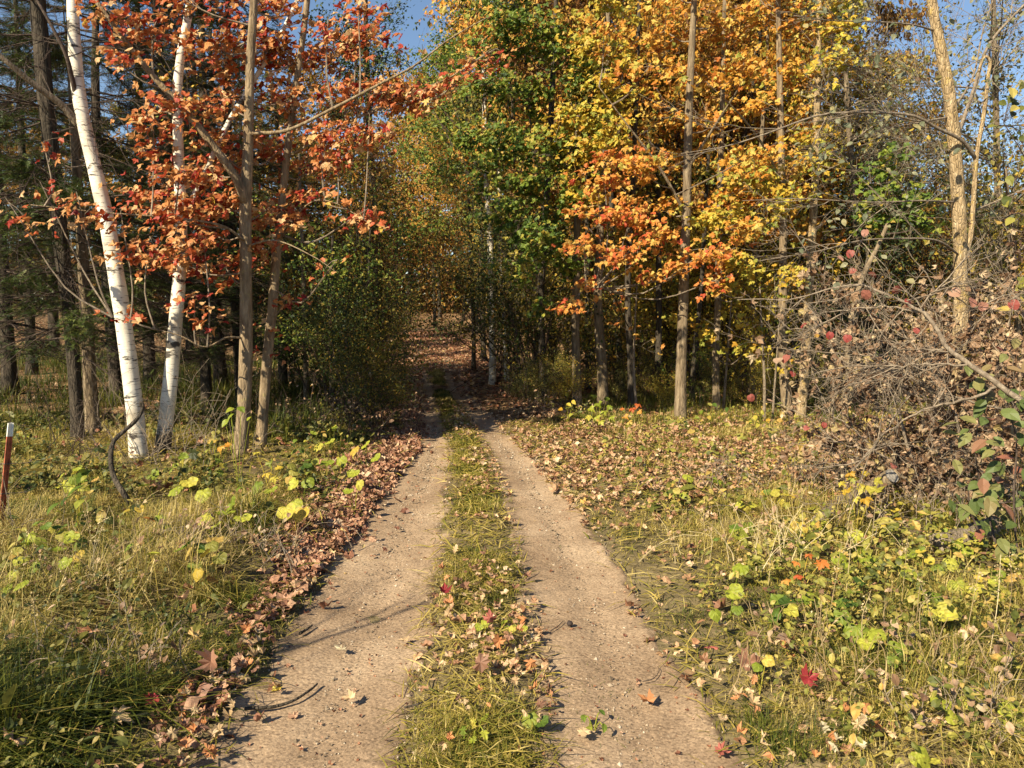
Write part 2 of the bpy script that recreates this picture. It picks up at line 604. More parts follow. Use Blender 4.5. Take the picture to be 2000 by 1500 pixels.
# ------------------------------------------------------------------ leaf templates (tip along +Y, face +Z, about 1 unit wide)
def fan(out, curl, fold, rng=None, jit=0.0):
    out = np.array(out, float)
    c = np.array([[0, .36]])
    V = np.concatenate([c, out])
    x, y = V[:, 0], V[:, 1] - .36
    z = curl * (x * x * .9 + y * y) + fold * np.abs(x)
    if rng is not None:
        z = z + rng.normal(0, jit, len(z))
    V3 = np.stack([V[:, 0], V[:, 1] - .36, z], 1)
    n = len(out)
    T = [(0, 1 + i, 1 + (i + 1) % n) for i in range(n)]
    return V3, np.array(T)


_mh = [(.0, .0), (.27, -.07), (.25, .10), (.50, .16), (.46, .28), (.62, .50), (.40, .48), (.22, .44), (.30, .70), (.17, .68), (.0, 1.0)]
MAPLE = [(x, y) for x, y in _mh] + [(-x, y) for x, y in _mh[-2:0:-1]]
_ml = [(.0, .0), (.30, -.04), (.40, .12), (.60, .46), (.26, .50), (.22, .74), (.0, 1.0)]
MAPLE_LO = _ml + [(-x, y) for x, y in _ml[-2:0:-1]]
_ok = [(.0, -.1), (.05, .12), (.24, .14), (.10, .27), (.34, .36), (.15, .47), (.36, .66), (.15, .68), (.16, .88), (.0, 1.0)]
OAK = _ok + [(-x, y) for x, y in _ok[-2:0:-1]]
_ov = [(.0, -.12), (.24, .08), (.34, .36), (.24, .68), (.0, 1.0)]
OVAL = _ov + [(-x, y) for x, y in _ov[-2:0:-1]]
_rd = [(.0, -.05), (.22, -.10), (.44, .08), (.50, .36), (.38, .66), (.18, .84), (.0, .92)]
ROUND = _rd + [(-x, y) for x, y in _rd[-2:0:-1]]
_ht = [(.0, .04), (.14, -.08), (.34, -.06), (.50, .14), (.54, .34), (.46, .54), (.36, .66), (.20, .82), (.0, .96)]
HEART = _ht + [(-x, y) for x, y in _ht[-2:0:-1]]
trng = np.random.default_rng(3)
T_MAPLE = [fan(MAPLE, c, f, trng, .07) for c, f in ((-.3, .15), (-.6, .3), (.5, .1), (-.9, .0), (.15, -.45), (-.4, .65), (.8, -.3), (-1.1, .3))]
T_MAPLE_LO = [fan(MAPLE_LO, c, f, trng, .08) for c, f in ((-.3, .15), (-.6, .4), (.5, .1), (-.1, -.45), (-1.0, .2), (.8, .3))]
T_FALL = [fan(MAPLE, c, f, trng, .12) for c, f in ((1.0, .2), (-.8, .3), (1.4, -.1), (-1.3, .3), (.5, 1.0), (1.2, .6))]
T_FALL_LO = [fan(MAPLE_LO, c, f, trng, .15) for c, f in ((1.0, .2), (-.9, .2), (1.5, -.1), (.5, 1.1), (-1.4, .4), (1.1, .7))]
_sc = [(.0, -.05), (.22, .05), (.36, .22), (.30, .50), (.40, .62), (.16, .80), (.0, .95), (-.2, .78), (-.30, .52), (-.42, .38), (-.30, .10)]
T_LITTER = [fan([(x + trng.normal(0, .05), y + trng.normal(0, .05)) for x, y in _sc], c, f, trng, .10) for c, f in ((.7, .2), (-.7, .2), (1.0, -.2), (.4, .7), (-.9, .4))] + \
    [fan(MAPLE_LO, c, f, trng, .12) for c, f in ((.6, .2), (-.6, .2), (.9, .5))]
T_LAID = [fan(MAPLE, c, f, trng, .05) for c, f in ((.45, .1), (-.4, .15), (.5, .4))]
T_OAK = [fan(OAK, c, f, trng, .06) for c, f in ((.5, .2), (-.5, .2), (.8, 0))]
T_OVAL = [fan(OVAL, c, f, trng, .02) for c, f in ((-.3, .35), (-.5, .2), (.2, .4))]
T_ROUND = [fan(ROUND, c, f, trng, .03) for c, f in ((-.2, .2), (.3, .15), (-.5, .0))]
T_RH = [(np.array([(0, -.5, 0), (.32, .0, f), (0, .5, -.08), (-.32, .0, f)]), np.array([(0, 1, 2), (0, 2, 3)])) for f in (.15, -.15, .05)]


def heart_tmpl(cup, seed):
    """large leaf with radiating vein ridges and a wavy rim"""
    r = np.random.default_rng(seed)
    out = np.array(HEART, float)
    m = len(out)
    V = [(0, .12, 0)]
    a = [.0]
    for k, s in enumerate((.3, .55, .8, 1.0)):
        for i, (x, y) in enumerate(out):
            xx, yy = x * s, .12 + (y - .12) * s
            vein = .03 * (1 if i % 2 == 0 else -1) * s
            V.append((xx, yy, cup * (xx * xx + (yy - .12) ** 2) + vein + r.normal(0, .02) * s))
            a.append(0)
    V = np.array(V)
    V[:, 1] -= .36
    T = [(0, 1 + i, 1 + (i + 1) % m) for i in range(m)]
    for k in range(3):
        for i in range(m):
            j = (i + 1) % m
            p, q = 1 + k * m, 1 + (k + 1) * m
            T += [(p + i, q + i, q + j), (p + i, q + j, p + j)]
    return V, np.array(T)


T_HEART = [heart_tmpl(c, i) for i, c in enumerate((-.35, .25, -.6, .45))]


def needle_tmpl(seed):
    r = np.random.default_rng(seed)
    V, T = [], []
    for i in range(8):
        y = i / 7.0
        for sgn in (-1, 1):
            L = .32 * (1 - .5 * y) * r.uniform(.8, 1.1)
            b = len(V)
            V += [(0, y - .045, 0), (0, y + .045, 0.0), (sgn * L * .85, y + L * .55, r.normal(0, .06) + .03)]
            T.append((b, b + 1, b + 2))
    V = np.array(V)
    V[:, 1] -= .4
    return V, np.array(T)


T_NEEDLE = [needle_tmpl(i) for i in range(3)]


def place(mb, tmpls, Pt, Nn, Tt, s, a, rng):
    n = len(Pt)
    if n == 0:
        return
    Nn = nrm(Nn)
    Y = nrm(Tt - (Tt * Nn).sum(1, keepdims=True) * Nn)
    X = np.cross(Y, Nn)
    pick = rng.integers(0, len(tmpls), n)
    for k, (V, T) in enumerate(tmpls):
        i = np.nonzero(pick == k)[0]
        if not len(i):
            continue
        W = Pt[i][:, None] + s[i][:, None, None] * (V[None, :, 0:1] * X[i][:, None] + V[None, :, 1:2] * Y[i][:, None] + V[None, :, 2:3] * Nn[i][:, None])
        tri = T[None] + (np.arange(len(i)) * len(V))[:, None, None]
        mb.add(W, tri=tri.reshape(-1, 3), a=np.repeat(a[i], len(V)))


_leafmesh = {}


def leaf_mesh(kind, tmpls, mat):
    key = (kind, mat)
    if key not in _leafmesh:
        L = []
        for V, T in tmpls:
            mb = MB()
            mb.add(V, tri=T)
            L.append(mb.mesh('leaf', mat))
        _leafmesh[key] = L
    return _leafmesh[key]


def frame(Nv, Tv):
    Nv = nrm(Nv)
    Y = nrm(Tv - (Tv @ Nv) * Nv)
    X = np.cross(Y, Nv)
    return Matrix(((X[0], Y[0], Nv[0]), (X[1], Y[1], Nv[1]), (X[2], Y[2], Nv[2]))).to_4x4()


def leaf_object(name, me, p, Nv, Tv, s, parent=None):
    o = bpy.data.objects.new(name, me)
    C.objects.link(o)
    off = np.array(parent['_o']) if parent is not None else np.zeros(3)
    if parent is not None:
        o.parent = parent
    q = np.asarray(p) - off
    o.matrix_basis = Matrix.Translation(Vector(q)) @ frame(np.asarray(Nv, float), np.asarray(Tv, float)) @ Matrix.Scale(float(s), 4)
    return o


# ------------------------------------------------------------------ tubes and branches
def smooth_path(pts, n):
    pts = np.asarray(pts, float)
    if len(pts) < 3:
        t = np.linspace(0, 1, n)[:, None]
        return pts[0] * (1 - t) + pts[-1] * t
    k = len(pts)
    e = np.concatenate([[2 * pts[0] - pts[1]], pts, [2 * pts[-1] - pts[-2]]])
    u = np.linspace(0, k - 1 - 1e-6, n)
    i = u.astype(int)
    f = (u - i)[:, None]
    p0, p1, p2, p3 = e[i], e[i + 1], e[i + 2], e[i + 3]
    return .5 * (2 * p1 + (p2 - p0) * f + (2 * p0 - 5 * p1 + 4 * p2 - p3) * f ** 2 + (3 * p1 - p0 - 3 * p2 + p3) * f ** 3)


def tube(mb, pts, rad, k=6, a=0.0, lump=0.0, seed=0, cap=True):
    pts = np.asarray(pts, float)
    n = len(pts)
    rad = np.broadcast_to(np.asarray(rad, float), (n,))
    T = nrm(np.gradient(pts, axis=0))
    m = np.abs(T.mean(0))
    ref = np.zeros(3)
    ref[int(np.argmin(m))] = 1
    X = nrm(np.cross(T, ref))
    Y = np.cross(T, X)
    th = np.linspace(0, 2 * np.pi, k, endpoint=False)
    R = rad[:, None] * np.ones((1, k))
    if lump:
        zz = np.linspace(0, n * .35, n)[:, None]
        R = R * (1 + lump * (vnoise(np.cos(th)[None] * 1.5 + 5 + zz * 0, zz + np.sin(th)[None] * 1.5, 1.0, seed) - .5) * 2)
    V = pts[:, None] + R[..., None] * (np.cos(th)[None, :, None] * X[:, None] + np.sin(th)[None, :, None] * Y[:, None])
    i, j = np.meshgrid(np.arange(n - 1), np.arange(k), indexing='ij')
    j2 = (j + 1) % k
    q = np.stack([i * k + j, i * k + j2, (i + 1) * k + j2, (i + 1) * k + j], -1).reshape(-1, 4)
    VV = V.reshape(-1, 3)
    aa = np.repeat(np.broadcast_to(np.asarray(a, float), (n,)), k)
    tri = None
    if cap:
        VV = np.concatenate([VV, pts[:1] - T[:1] * rad[0] * .2, pts[-1:] + T[-1:] * rad[-1] * .3])
        aa = np.concatenate([aa, aa[:1], aa[-1:]])
        b0, b1 = n * k, n * k + 1
        tri = [(b0, (c + 1) % k, c) for c in range(k)] + [(b1, (n - 1) * k + c, (n - 1) * k + (c + 1) % k) for c in range(k)]
    mb.add(VV, tri=tri, quad=q, a=aa)


def ball(rng, n):
    return nrm(rng.normal(size=(n, 3))) * (rng.random((n, 1)) ** (1 / 2.4))


def bare(mb, rng, p, d, L, r, depth, nch=4, spread=.6, wig=.12, droop=0.0, tips=None, k=4, minr=.0016):
    n = 6 if depth > 0 else 4
    t = np.linspace(0, 1, n)
    steps = np.tile(d, (n - 1, 1)) + rng.normal(0, wig, (n - 1, 3)).cumsum(0)
    steps[:, 2] -= droop * np.linspace(0, 1, n - 1)
    pts = np.concatenate([[p], p + np.cumsum(nrm(steps) * L / (n - 1), axis=0)])
    tube(mb, pts, np.maximum(r * (1 - .75 * t), minr), k=k if depth > 0 else 3, cap=False)
    if tips is not None:
        tips.append(pts)
    if depth <= 0:
        return
    for c in range(nch):
        u = rng.uniform(.2, .95)
        i = min(int(u * (n - 1)), n - 2)
        q = pts[i] + (pts[i + 1] - pts[i]) * (u * (n - 1) - i)
        dd = nrm(nrm(steps)[i] + rng.normal(0, spread, 3))
        bare(mb, rng, q, dd, L * rng.uniform(.35, .7), max(r * (1 - .7 * u) * .65, minr), depth - 1, nch, spread, wig * 1.2, droop, tips, k, minr)


def clump(mb, out, rng, A, Cc, R, nsub, nleaf, rb, spray=.10, droop=.1, flat=.45, k=5):
    """a limb from A to the clump centre, side branches into its volume, leaf points appended to out"""
    A = np.asarray(A, float)
    Cc = np.asarray(Cc, float)
    R = np.asarray(R, float)
    L = np.linalg.norm(Cc - A)
    mid = (A + Cc) / 2 + np.array([0, 0, -.10 * L]) + rng.normal(0, .05 * L, 3)
    main = smooth_path([A, mid, Cc, Cc + (Cc - mid) * .35], 10)
    if rb:
        tube(mb, main, np.linspace(rb, max(.25 * rb, .003), 10), k=k, cap=False)
    per = max(1, int(round(nleaf / nsub)))
    B = ball(rng, nsub)
    for i in range(nsub):
        st = main[rng.integers(4, 10)]
        tg = Cc + B[i] * R
        l = np.linalg.norm(tg - st) + 1e-6
        md = (st + tg) / 2 + rng.normal(0, .09 * l, 3) + np.array([0, 0, .06 * l])
        pth = smooth_path([st, md, tg + np.array([0, 0, -droop * l * .3])], 4)
        tube(mb, pth, np.linspace(max(.3 * rb, .004), .0015, 4), k=3, cap=False)
        u = rng.uniform(.35, 1.08, per)
        idx = np.clip((u * 3).astype(int), 0, 2)
        q = pth[idx] + (pth[idx + 1] - pth[idx]) * (u * 3 - idx)[:, None]
        off = rng.normal(0, spray, (per, 3))
        off[:, 2] *= flat
        out.append(q + off)


def leaf_dirs(rng, n, sunb=.75, up=.35, rnd=.75, down=.8):
    Nn = sunb * SUNV[None] + np.array([0, 0, up])[None] + rng.normal(0, rnd * .6, (n, 3))
    T = rng.normal(0, .7, (n, 3)) + np.array([0, 0, -down])[None]
    return Nn, T


def trunk_px(pts, Z, ws, extra=None):
    """pixel polyline -> world points and radii; Z one depth or one per point"""
    Zs = np.broadcast_to(np.asarray(Z, float), (len(pts),))
    W = [P(a, b, z) for (a, b), z in zip(pts, Zs)]
    rad = [wd * .5 * z / F for wd, z in zip(np.interp(np.linspace(0, 1, len(pts)), np.linspace(0, 1, len(ws)), ws), Zs)]
    return np.array(W), np.array(rad)


def add_trunk(root, pts, rad, mat, n=40, k=14, flare=.35, lump=.06, seed=0, foot=None, name='trunk'):
    pth = smooth_path(pts, n)
    rr = np.interp(np.linspace(0, 1, n), np.linspace(0, 1, len(rad)), rad)
    h = pth[:, 2] - pth[0, 2]
    rr = rr * (1 + flare * np.exp(-h / .18))
    a = np.zeros(n)
    if foot:
        a = .75 * np.exp(-np.maximum(h - foot[0], 0) / foot[1])
    mb = MB()
    tube(mb, pth, rr, k=k, lump=lump, seed=seed, a=a)
    return mb.obj(name, mat, root, smooth=True), pth, rr


def near_on(pth, z):
    i = int(np.argmin(np.abs(pth[:, 2] - z)))
    return pth[i], i


def emit_leaves(root, pts, rng, tm_hi, tm_lo, mat, size, kind, n_obj=300, bias=None, lo=True, name='foliage', sd=.22):
    """the leaves that show largest become single parts, the others one joined part"""
    pts = np.concatenate(pts)
    n = len(pts)
    Nn, T = bias(rng, n) if bias else leaf_dirs(rng, n)
    s = size * np.exp(rng.normal(0, sd, n))
    px, py, f = project(pts)
    vis = (px > -20) & (px < 2020) & (py > -20) & (py < 1520)
    score = s / f * vis * rng.uniform(.75, 1.0, n)
    order = np.argsort(-score)
    solo = [i for i in order[:n_obj] if vis[i]]
    rest = np.setdiff1d(np.arange(n), solo)
    mb = MB()
    place(mb, tm_lo if lo else tm_hi, pts[rest], Nn[rest], T[rest], s[rest], rng.random(len(rest)), rng)
    o = mb.obj(name, mat, root)
    o['kind'] = 'stuff'
    ms = leaf_mesh(kind, tm_hi, mat)
    for i in solo:
        leaf_object('leaf', ms[int(rng.integers(len(ms)))], pts[i], Nn[i], T[i], s[i], root)
    return o


# ================================================================== SETTING
def axis(segs):
    out = []
    for a, b, st in segs:
        out.append(np.arange(a, b, st))
    out.append([segs[-1][1]])
    return np.concatenate(out)


def build_ground():
    X = axis([(-400, -60, 40), (-60, -16, 2.0), (-16, -6, .4), (-6, 5.5, .11), (5.5, 14, .4), (14, 60, 2.0), (60, 400, 40)])
    Y = axis([(-60, -4, 4), (-4, 0, .5), (0, 15, .11), (15, 36, .35), (36, 70, 1.0), (70, 130, 5), (130, 600, 50)])
    xx, yy = np.meshgrid(X, Y)
    z = H(xx, yy) + .018 * (fbm(xx, yy, .35, 21) - .5) * (track_d(xx, yy) < -.1)
    nx, ny = len(X), len(Y)
    i, j = np.meshgrid(np.arange(ny - 1), np.arange(nx - 1), indexing='ij')
    q = np.stack([i * nx + j, i * nx + j + 1, (i + 1) * nx + j + 1, (i + 1) * nx + j], -1).reshape(-1, 4)
    a = sstep(9.5, 13, yy + (fbm(xx, yy, 1.5, 4) - .5) * 4)
    mb = MB()
    mb.add(np.stack([xx, yy, z], -1), quad=q, a=a.ravel())
    o = mb.obj('ground', 'forest_floor', smooth=True)
    o['kind'] = 'structure'


build_ground()


def build_track(name, E1, E2, seed):
    ys = np.concatenate([np.arange(.6, 8, .025), np.arange(8, 20, .06), np.arange(20, 34, .15)])
    t = np.linspace(-1.34, 1.34, 54)
    x1, x2 = ed(E1, ys), ed(E2, ys)
    wob = .05 * (fbm(ys, ys * 0, .5, seed) - .5)
    mid, hw = (x1 + x2) / 2, (x2 - x1) / 2
    xx = mid[:, None] + wob[:, None] + hw[:, None] * t[None]
    yy = np.repeat(ys[:, None], len(t), 1)
    e = np.abs(t)[None] + .50 * (fbm(xx, yy, .35, seed + 3) - .5) + .25 * (fbm(xx, yy, .09, seed + 5) - .5)
    fade = sstep(16, 30, yy)
    z = H(xx, yy) + .018 - .05 * sstep(.93, 1.24, e + .5 * fade) + .014 * (fbm(xx, yy, .5, seed + 9) - .5) + .006 * (vnoise(xx, yy, .06, seed) - .5) \
        - .012 * np.exp(-((t[None] - .1) / .35) ** 2)
    nx, ny = len(t), len(ys)
    i, j = np.meshgrid(np.arange(ny - 1), np.arange(nx - 1), indexing='ij')
    q = np.stack([i * nx + j, i * nx + j + 1, (i + 1) * nx + j + 1, (i + 1) * nx + j], -1).reshape(-1, 4)
    mb = MB()
    mb.add(np.stack([xx, yy, z], -1), quad=q, a=np.clip(e, 0, 1.2).ravel() * np.ones(len(ys) * len(t)))
    o = mb.obj(name, 'track_sand', smooth=True)
    o['kind'] = 'structure'
    o['label'] = {'wheel_track_left': 'sandy left wheel track of the lane', 'wheel_track_right': 'sandy right wheel track of the lane'}[name]


build_track('wheel_track_left', EL1, EL2, 31)
build_track('wheel_track_right', ER1, ER2, 57)


def ground_z(x, y):
    return H(x, y) + .02


def stuff(mb, name, mat, label, cat):
    o = mb.obj(name, mat)
    o['kind'] = 'stuff'
    return tag(o, label, cat)


# ---- pebbles
def build_pebbles():
    rng = np.random.default_rng(8)
    n = 15000
    y = 2.3 + 9.0 * rng.random(n) ** 1.9
    side = rng.random(n) < .5
    t = rng.uniform(-.05, 1.05, n)
    x = np.where(side, ed(EL1, y) + t * (ed(EL2, y) - ed(EL1, y)), ed(ER1, y) + t * (ed(ER2, y) - ed(ER1, y)))
    s = .0027 * np.exp(rng.normal(0, .62, n)) * np.clip(y / 4, 1, 2)
    s = np.minimum(s, .016)
    big = rng.random(n) < .002
    s[big] *= 2.0
    z = H(x, y) + .012
    oc = np.array([(1, 0, 0), (-1, 0, 0), (0, 1, 0), (0, -1, 0), (0, 0, .8), (0, 0, -.8)], float)
    tt = []
    for k in range(4):
        V = oc * trng.uniform(.7, 1.2, (6, 1))
        tt.append((V, np.array([(0, 2, 4), (2, 1, 4), (1, 3, 4), (3, 0, 4), (0, 3, 5), (3, 1, 5)])))
    mb = MB()
    place(mb, tt, np.stack([x, y, z], 1), np.array([[0, 0, 1.]]) + rng.normal(0, .3, (n, 3)), rng.normal(size=(n, 3)), s, rng.random(n), rng)
    stuff(mb, 'gravel', 'pebble', 'small loose stones scattered over both sandy wheel tracks', 'gravel')


build_pebbles()


# ---- grass
def blades(mb, rng, x, y, h, wd, a, lean=.55, segs=2):
    n = len(x)
    z = H(x, y) - .01
    th = rng.uniform(0, 2 * np.pi, n)
    d = np.stack([np.cos(th), np.sin(th), np.zeros(n)], 1)
    side = np.stack([-np.sin(th + rng.normal(0, .5, n)), np.cos(th), np.zeros(n)], 1)
    ln = np.abs(rng.normal(0, lean, n)) + .08
    base = np.stack([x, y, z], 1)
    u = np.linspace(0, 1, segs + 1)
    pts = []
    for k, t in enumerate(u):
        hor = d * (h * ln * t ** 1.8)[:, None]
        ver = np.zeros((n, 3))
        ver[:, 2] = h * (t - .45 * np.minimum(ln, 1.6) * t ** 2.4)
        c = base + hor + ver
        if k < segs:
            wv = side * (wd * (1 - .55 * t))[:, None] * .5
            pts += [c - wv, c + wv]
        else:
            pts += [c]
    V = np.stack(pts, 1)
    m = V.shape[1]
    off = (np.arange(n) * m)[:, None]
    Q = np.concatenate([off + np.array([[2 * k, 2 * k + 1, 2 * k + 3, 2 * k + 2]]) for k in range(segs - 1)], 0)
    T = off + np.array([[m - 3, m - 2, m - 1]])
    mb.add(V, tri=T, quad=Q, a=np.repeat(a, m))


def scatter(rng, n, x0, x1, y0, y1, pw=1.6):
    y = y0 + (y1 - y0) * rng.random(n) ** pw
    x = rng.uniform(x0, x1, n)
    return x, y


def tufts(rng, x, y, per, spread):
    n = len(x)
    k = per
    X = np.repeat(x, k) + rng.normal(0, spread, n * k)
    Y = np.repeat(y, k) + rng.normal(0, spread, n * k)
    return X, Y


def in_view(x, y, m=3.6):
    px, py, f = project(np.stack([x, y, np.zeros_like(x)], 1))
    return (px > -150 * m) & (px < 2000 + 150 * m) & (py < 1650)


def build_strip_grass():
    rng = np.random.default_rng(11)
    mb = MB()
    n = 7000
    y = 2.2 + 20 * rng.random(n) ** 2.3
    a0, a1 = ed(EL2, y), ed(ER1, y)
    t = np.clip(rng.normal(.5, .235, n), -.05, 1.05)
    x = a0 + t * (a1 - a0)
    dens = fbm(x, y, .45, 40)
    k = (dens > .47) & (rng.random(n) < 1.2 - np.abs(t - .5) * 1.2)
    x, y = x[k], y[k]
    X, Y = tufts(rng, x, y, 9, .025)
    hh = np.repeat(rng.uniform(.035, .095, len(x)) * (.6 + fbm(x, y, .4, 44)), 9) * rng.uniform(.5, 1.15, len(X))
    hh *= np.clip(.8 + (Y - 3) * .02, .8, 1.25)
    a = np.clip(np.repeat((fbm(x, y, .5, 42) - .5) * 1.6 + .62, 9) + rng.normal(0, .24, len(X)), 0, 1)
    blades(mb, rng, X, Y, hh, rng.uniform(.0025, .0055, len(X)) * np.clip(Y / 4, 1, 2.2), a, lean=.75)
    stuff(mb, 'grass', 'grass_green', 'low patchy grass strip growing between the two wheel tracks', 'grass')


build_strip_grass()


def build_left_grass():
    rng = np.random.default_rng(12)
    mb = MB()
    n = 24000
    x, y = scatter(rng, n, -8, 0, 1.9, 11.0, 1.35)
    e = ed(EL1, y) - x
    lit = (y > 4.6) & (e < .55 + .12 * vnoise(x, y, .5, 3))
    k = (e > -.02 + .15 * vnoise(x, y, .2, 9)) & in_view(x, y) & (fbm(x, y, .45, 50) > .38) & ~(lit & (rng.random(n) < .9))
    x, y, e = x[k], y[k], e[k]
    per = 10
    X, Y = tufts(rng, x, y, per, .035)
    hb = (.07 + .20 * sstep(0, .9, e)) * (.30 + 2.6 * fbm(x, y, .75, 51) ** 2) * np.interp(y, [2.5, 4.5, 7.5], [1.3, 1.1, .5]) * foot_clear(x, y)
    hh = np.repeat(hb, per) * rng.uniform(.45, 1.25, len(X))
    gr = (fbm(x, y, .5, 52) - .5) * 1.9 + np.interp(y, [2.4, 4.2], [.42, .62]) + .08 * sstep(.2, 1.2, e) - .15 * sstep(.5, 0, e)  # darker green toward the near end: the tangle's self-shade put into the colour
    a = np.clip(np.repeat(gr, per) + rng.normal(0, .25, len(X)), 0, 1)
    blades(mb, rng, X, Y, hh, rng.uniform(.003, .0065, len(X)) * np.clip(Y / 4.5, 1, 2.2), a, lean=1.15)
    # broad green tussock in the near corner
    for px, py, nb, h0 in ((150, 1440, 130, .30), (60, 1480, 110, .30), (240, 1400, 80, .26), (330, 1250, 70, .22), (120, 1230, 70, .25), (480, 1190, 60, .2)):
        g = G(px, py)
        X = g[0] + rng.normal(0, .06, nb)
        Y = g[1] + rng.normal(0, .05, nb)
        blades(mb, rng, X, Y, rng.uniform(.6, 1.2, nb) * h0, rng.uniform(.006, .010, nb), np.clip(rng.normal(.34, .16, nb), 0, 1), lean=1.2, segs=4)
    stuff(mb, 'grass', 'grass_green', 'tall tangled dry and green grass on the verge left of the track', 'grass')


build_left_grass()


def build_right_grass():
    rng = np.random.default_rng(13)
    mb = MB()
    n = 30000
    x, y = scatter(rng, n, -.2, 8.5, 1.9, 12.0, 1.35)
    e = x - ed(ER2, y)
    k = (e > -.04 + .16 * vnoise(x, y, .2, 19)) & in_view(x, y) & (fbm(x, y, .45, 60) > .38) & (rng.random(n) < .7 + .4 * sstep(.2, 1.2, e))
    litz = (y > 6.2) & (fbm(x, y, 1.2, 77) > .40)
    k &= ~(litz & (rng.random(n) < .8))
    x, y, e = x[k], y[k], e[k]
    per = 10
    X, Y = tufts(rng, x, y, per, .035)
    hb = (.06 + .16 * sstep(0.1, 1.3, e)) * (.30 + 2.4 * fbm(x, y, .75, 61) ** 2) * np.interp(y, [5, 8], [1, .6])
    hh = np.repeat(hb, per) * rng.uniform(.45, 1.25, len(X))
    gr = (fbm(x, y, .6, 62) - .5) * 1.6 + .76
    a = np.clip(np.repeat(gr, per) + rng.normal(0, .25, len(X)), 0, 1)
    blades(mb, rng, X, Y, hh, rng.uniform(.003, .006, len(X)) * np.clip(Y / 4.5, 1, 2.2), a, lean=1.1)
    for px, py, nb, h0 in ((1530, 1470, 120, .16), (1480, 1420, 80, .14), (1340, 1210, 70, .10), (1230, 1050, 70, .10), (1640, 1460, 80, .15), (1520, 1210, 70, .16)):
        g = G(px, py)
        X = g[0] + rng.normal(0, .05, nb)
        Y = g[1] + rng.normal(0, .05, nb)
        blades(mb, rng, X, Y, rng.uniform(.6, 1.2, nb) * h0, rng.uniform(.003, .005, nb), np.clip(rng.normal(.30, .12, nb), 0, 1), lean=.9)
    stuff(mb, 'grass', 'grass_green', 'straw and green grass on the sunny verge right of the track', 'grass')


build_right_grass()


def build_wood_grass():
    rng = np.random.default_rng(14)
    mb = MB()
    n = 5200
    x, y = scatter(rng, n, -20, -2.6, 9.5, 24, 1.2)
    k = in_view(x, y) & (fbm(x, y, 2.0, 70) > .40) & (x < ed(EL1, y) - 1.0)
    x, y = x[k], y[k]
    X, Y = tufts(rng, x, y, 9, .10)
    a = np.clip(np.repeat(fbm(x, y, 2, 71) * .6, 9) + rng.normal(0, .15, len(X)), 0, 1)
    blades(mb, rng, X, Y, rng.uniform(.18, .55, len(X)), rng.uniform(.008, .016, len(X)), a, lean=.8)
    stuff(mb, 'grass', 'grass_green', 'long dark grass in the shade behind the white birches', 'grass')
    mb = MB()
    n = 3000
    x, y = scatter(rng, n, 1.0, 13, 10.5, 14.5, 1.0)
    k = (x > ed(ER2, y) + .6)
    x, y = x[k], y[k]
    X, Y = tufts(rng, x, y, 8, .06)
    a = np.clip(np.repeat(fbm(x, y, 1, 73) * .8, 8) + rng.normal(0, .15, len(X)), 0, 1)
    blades(mb, rng, X, Y, rng.uniform(.08, .28, len(X)), rng.uniform(.006, .011, len(X)), a, lean=.8)
    stuff(mb, 'grass', 'grass_green', 'thin grass along the foot of the orange and gold trees', 'grass')


build_wood_grass()


# ---- leaf litter
def litter(name, label, mat, x, y, rng, size, lift=.02, tm=None, tilt=.55):
    n = len(x)
    z = H(x, y) + .02 + rng.random(n) * lift
    Nn = np.array([[0, 0, 1.0]]) + rng.normal(0, tilt, (n, 3))
    s = size * np.exp(rng.normal(0, .28, n))
    mb = MB()
    place(mb, tm or T_FALL_LO, np.stack([x, y, z], 1), Nn, rng.normal(size=(n, 3)), s, rng.random(n), rng)
    stuff(mb, name, mat, label, 'fallen leaves')


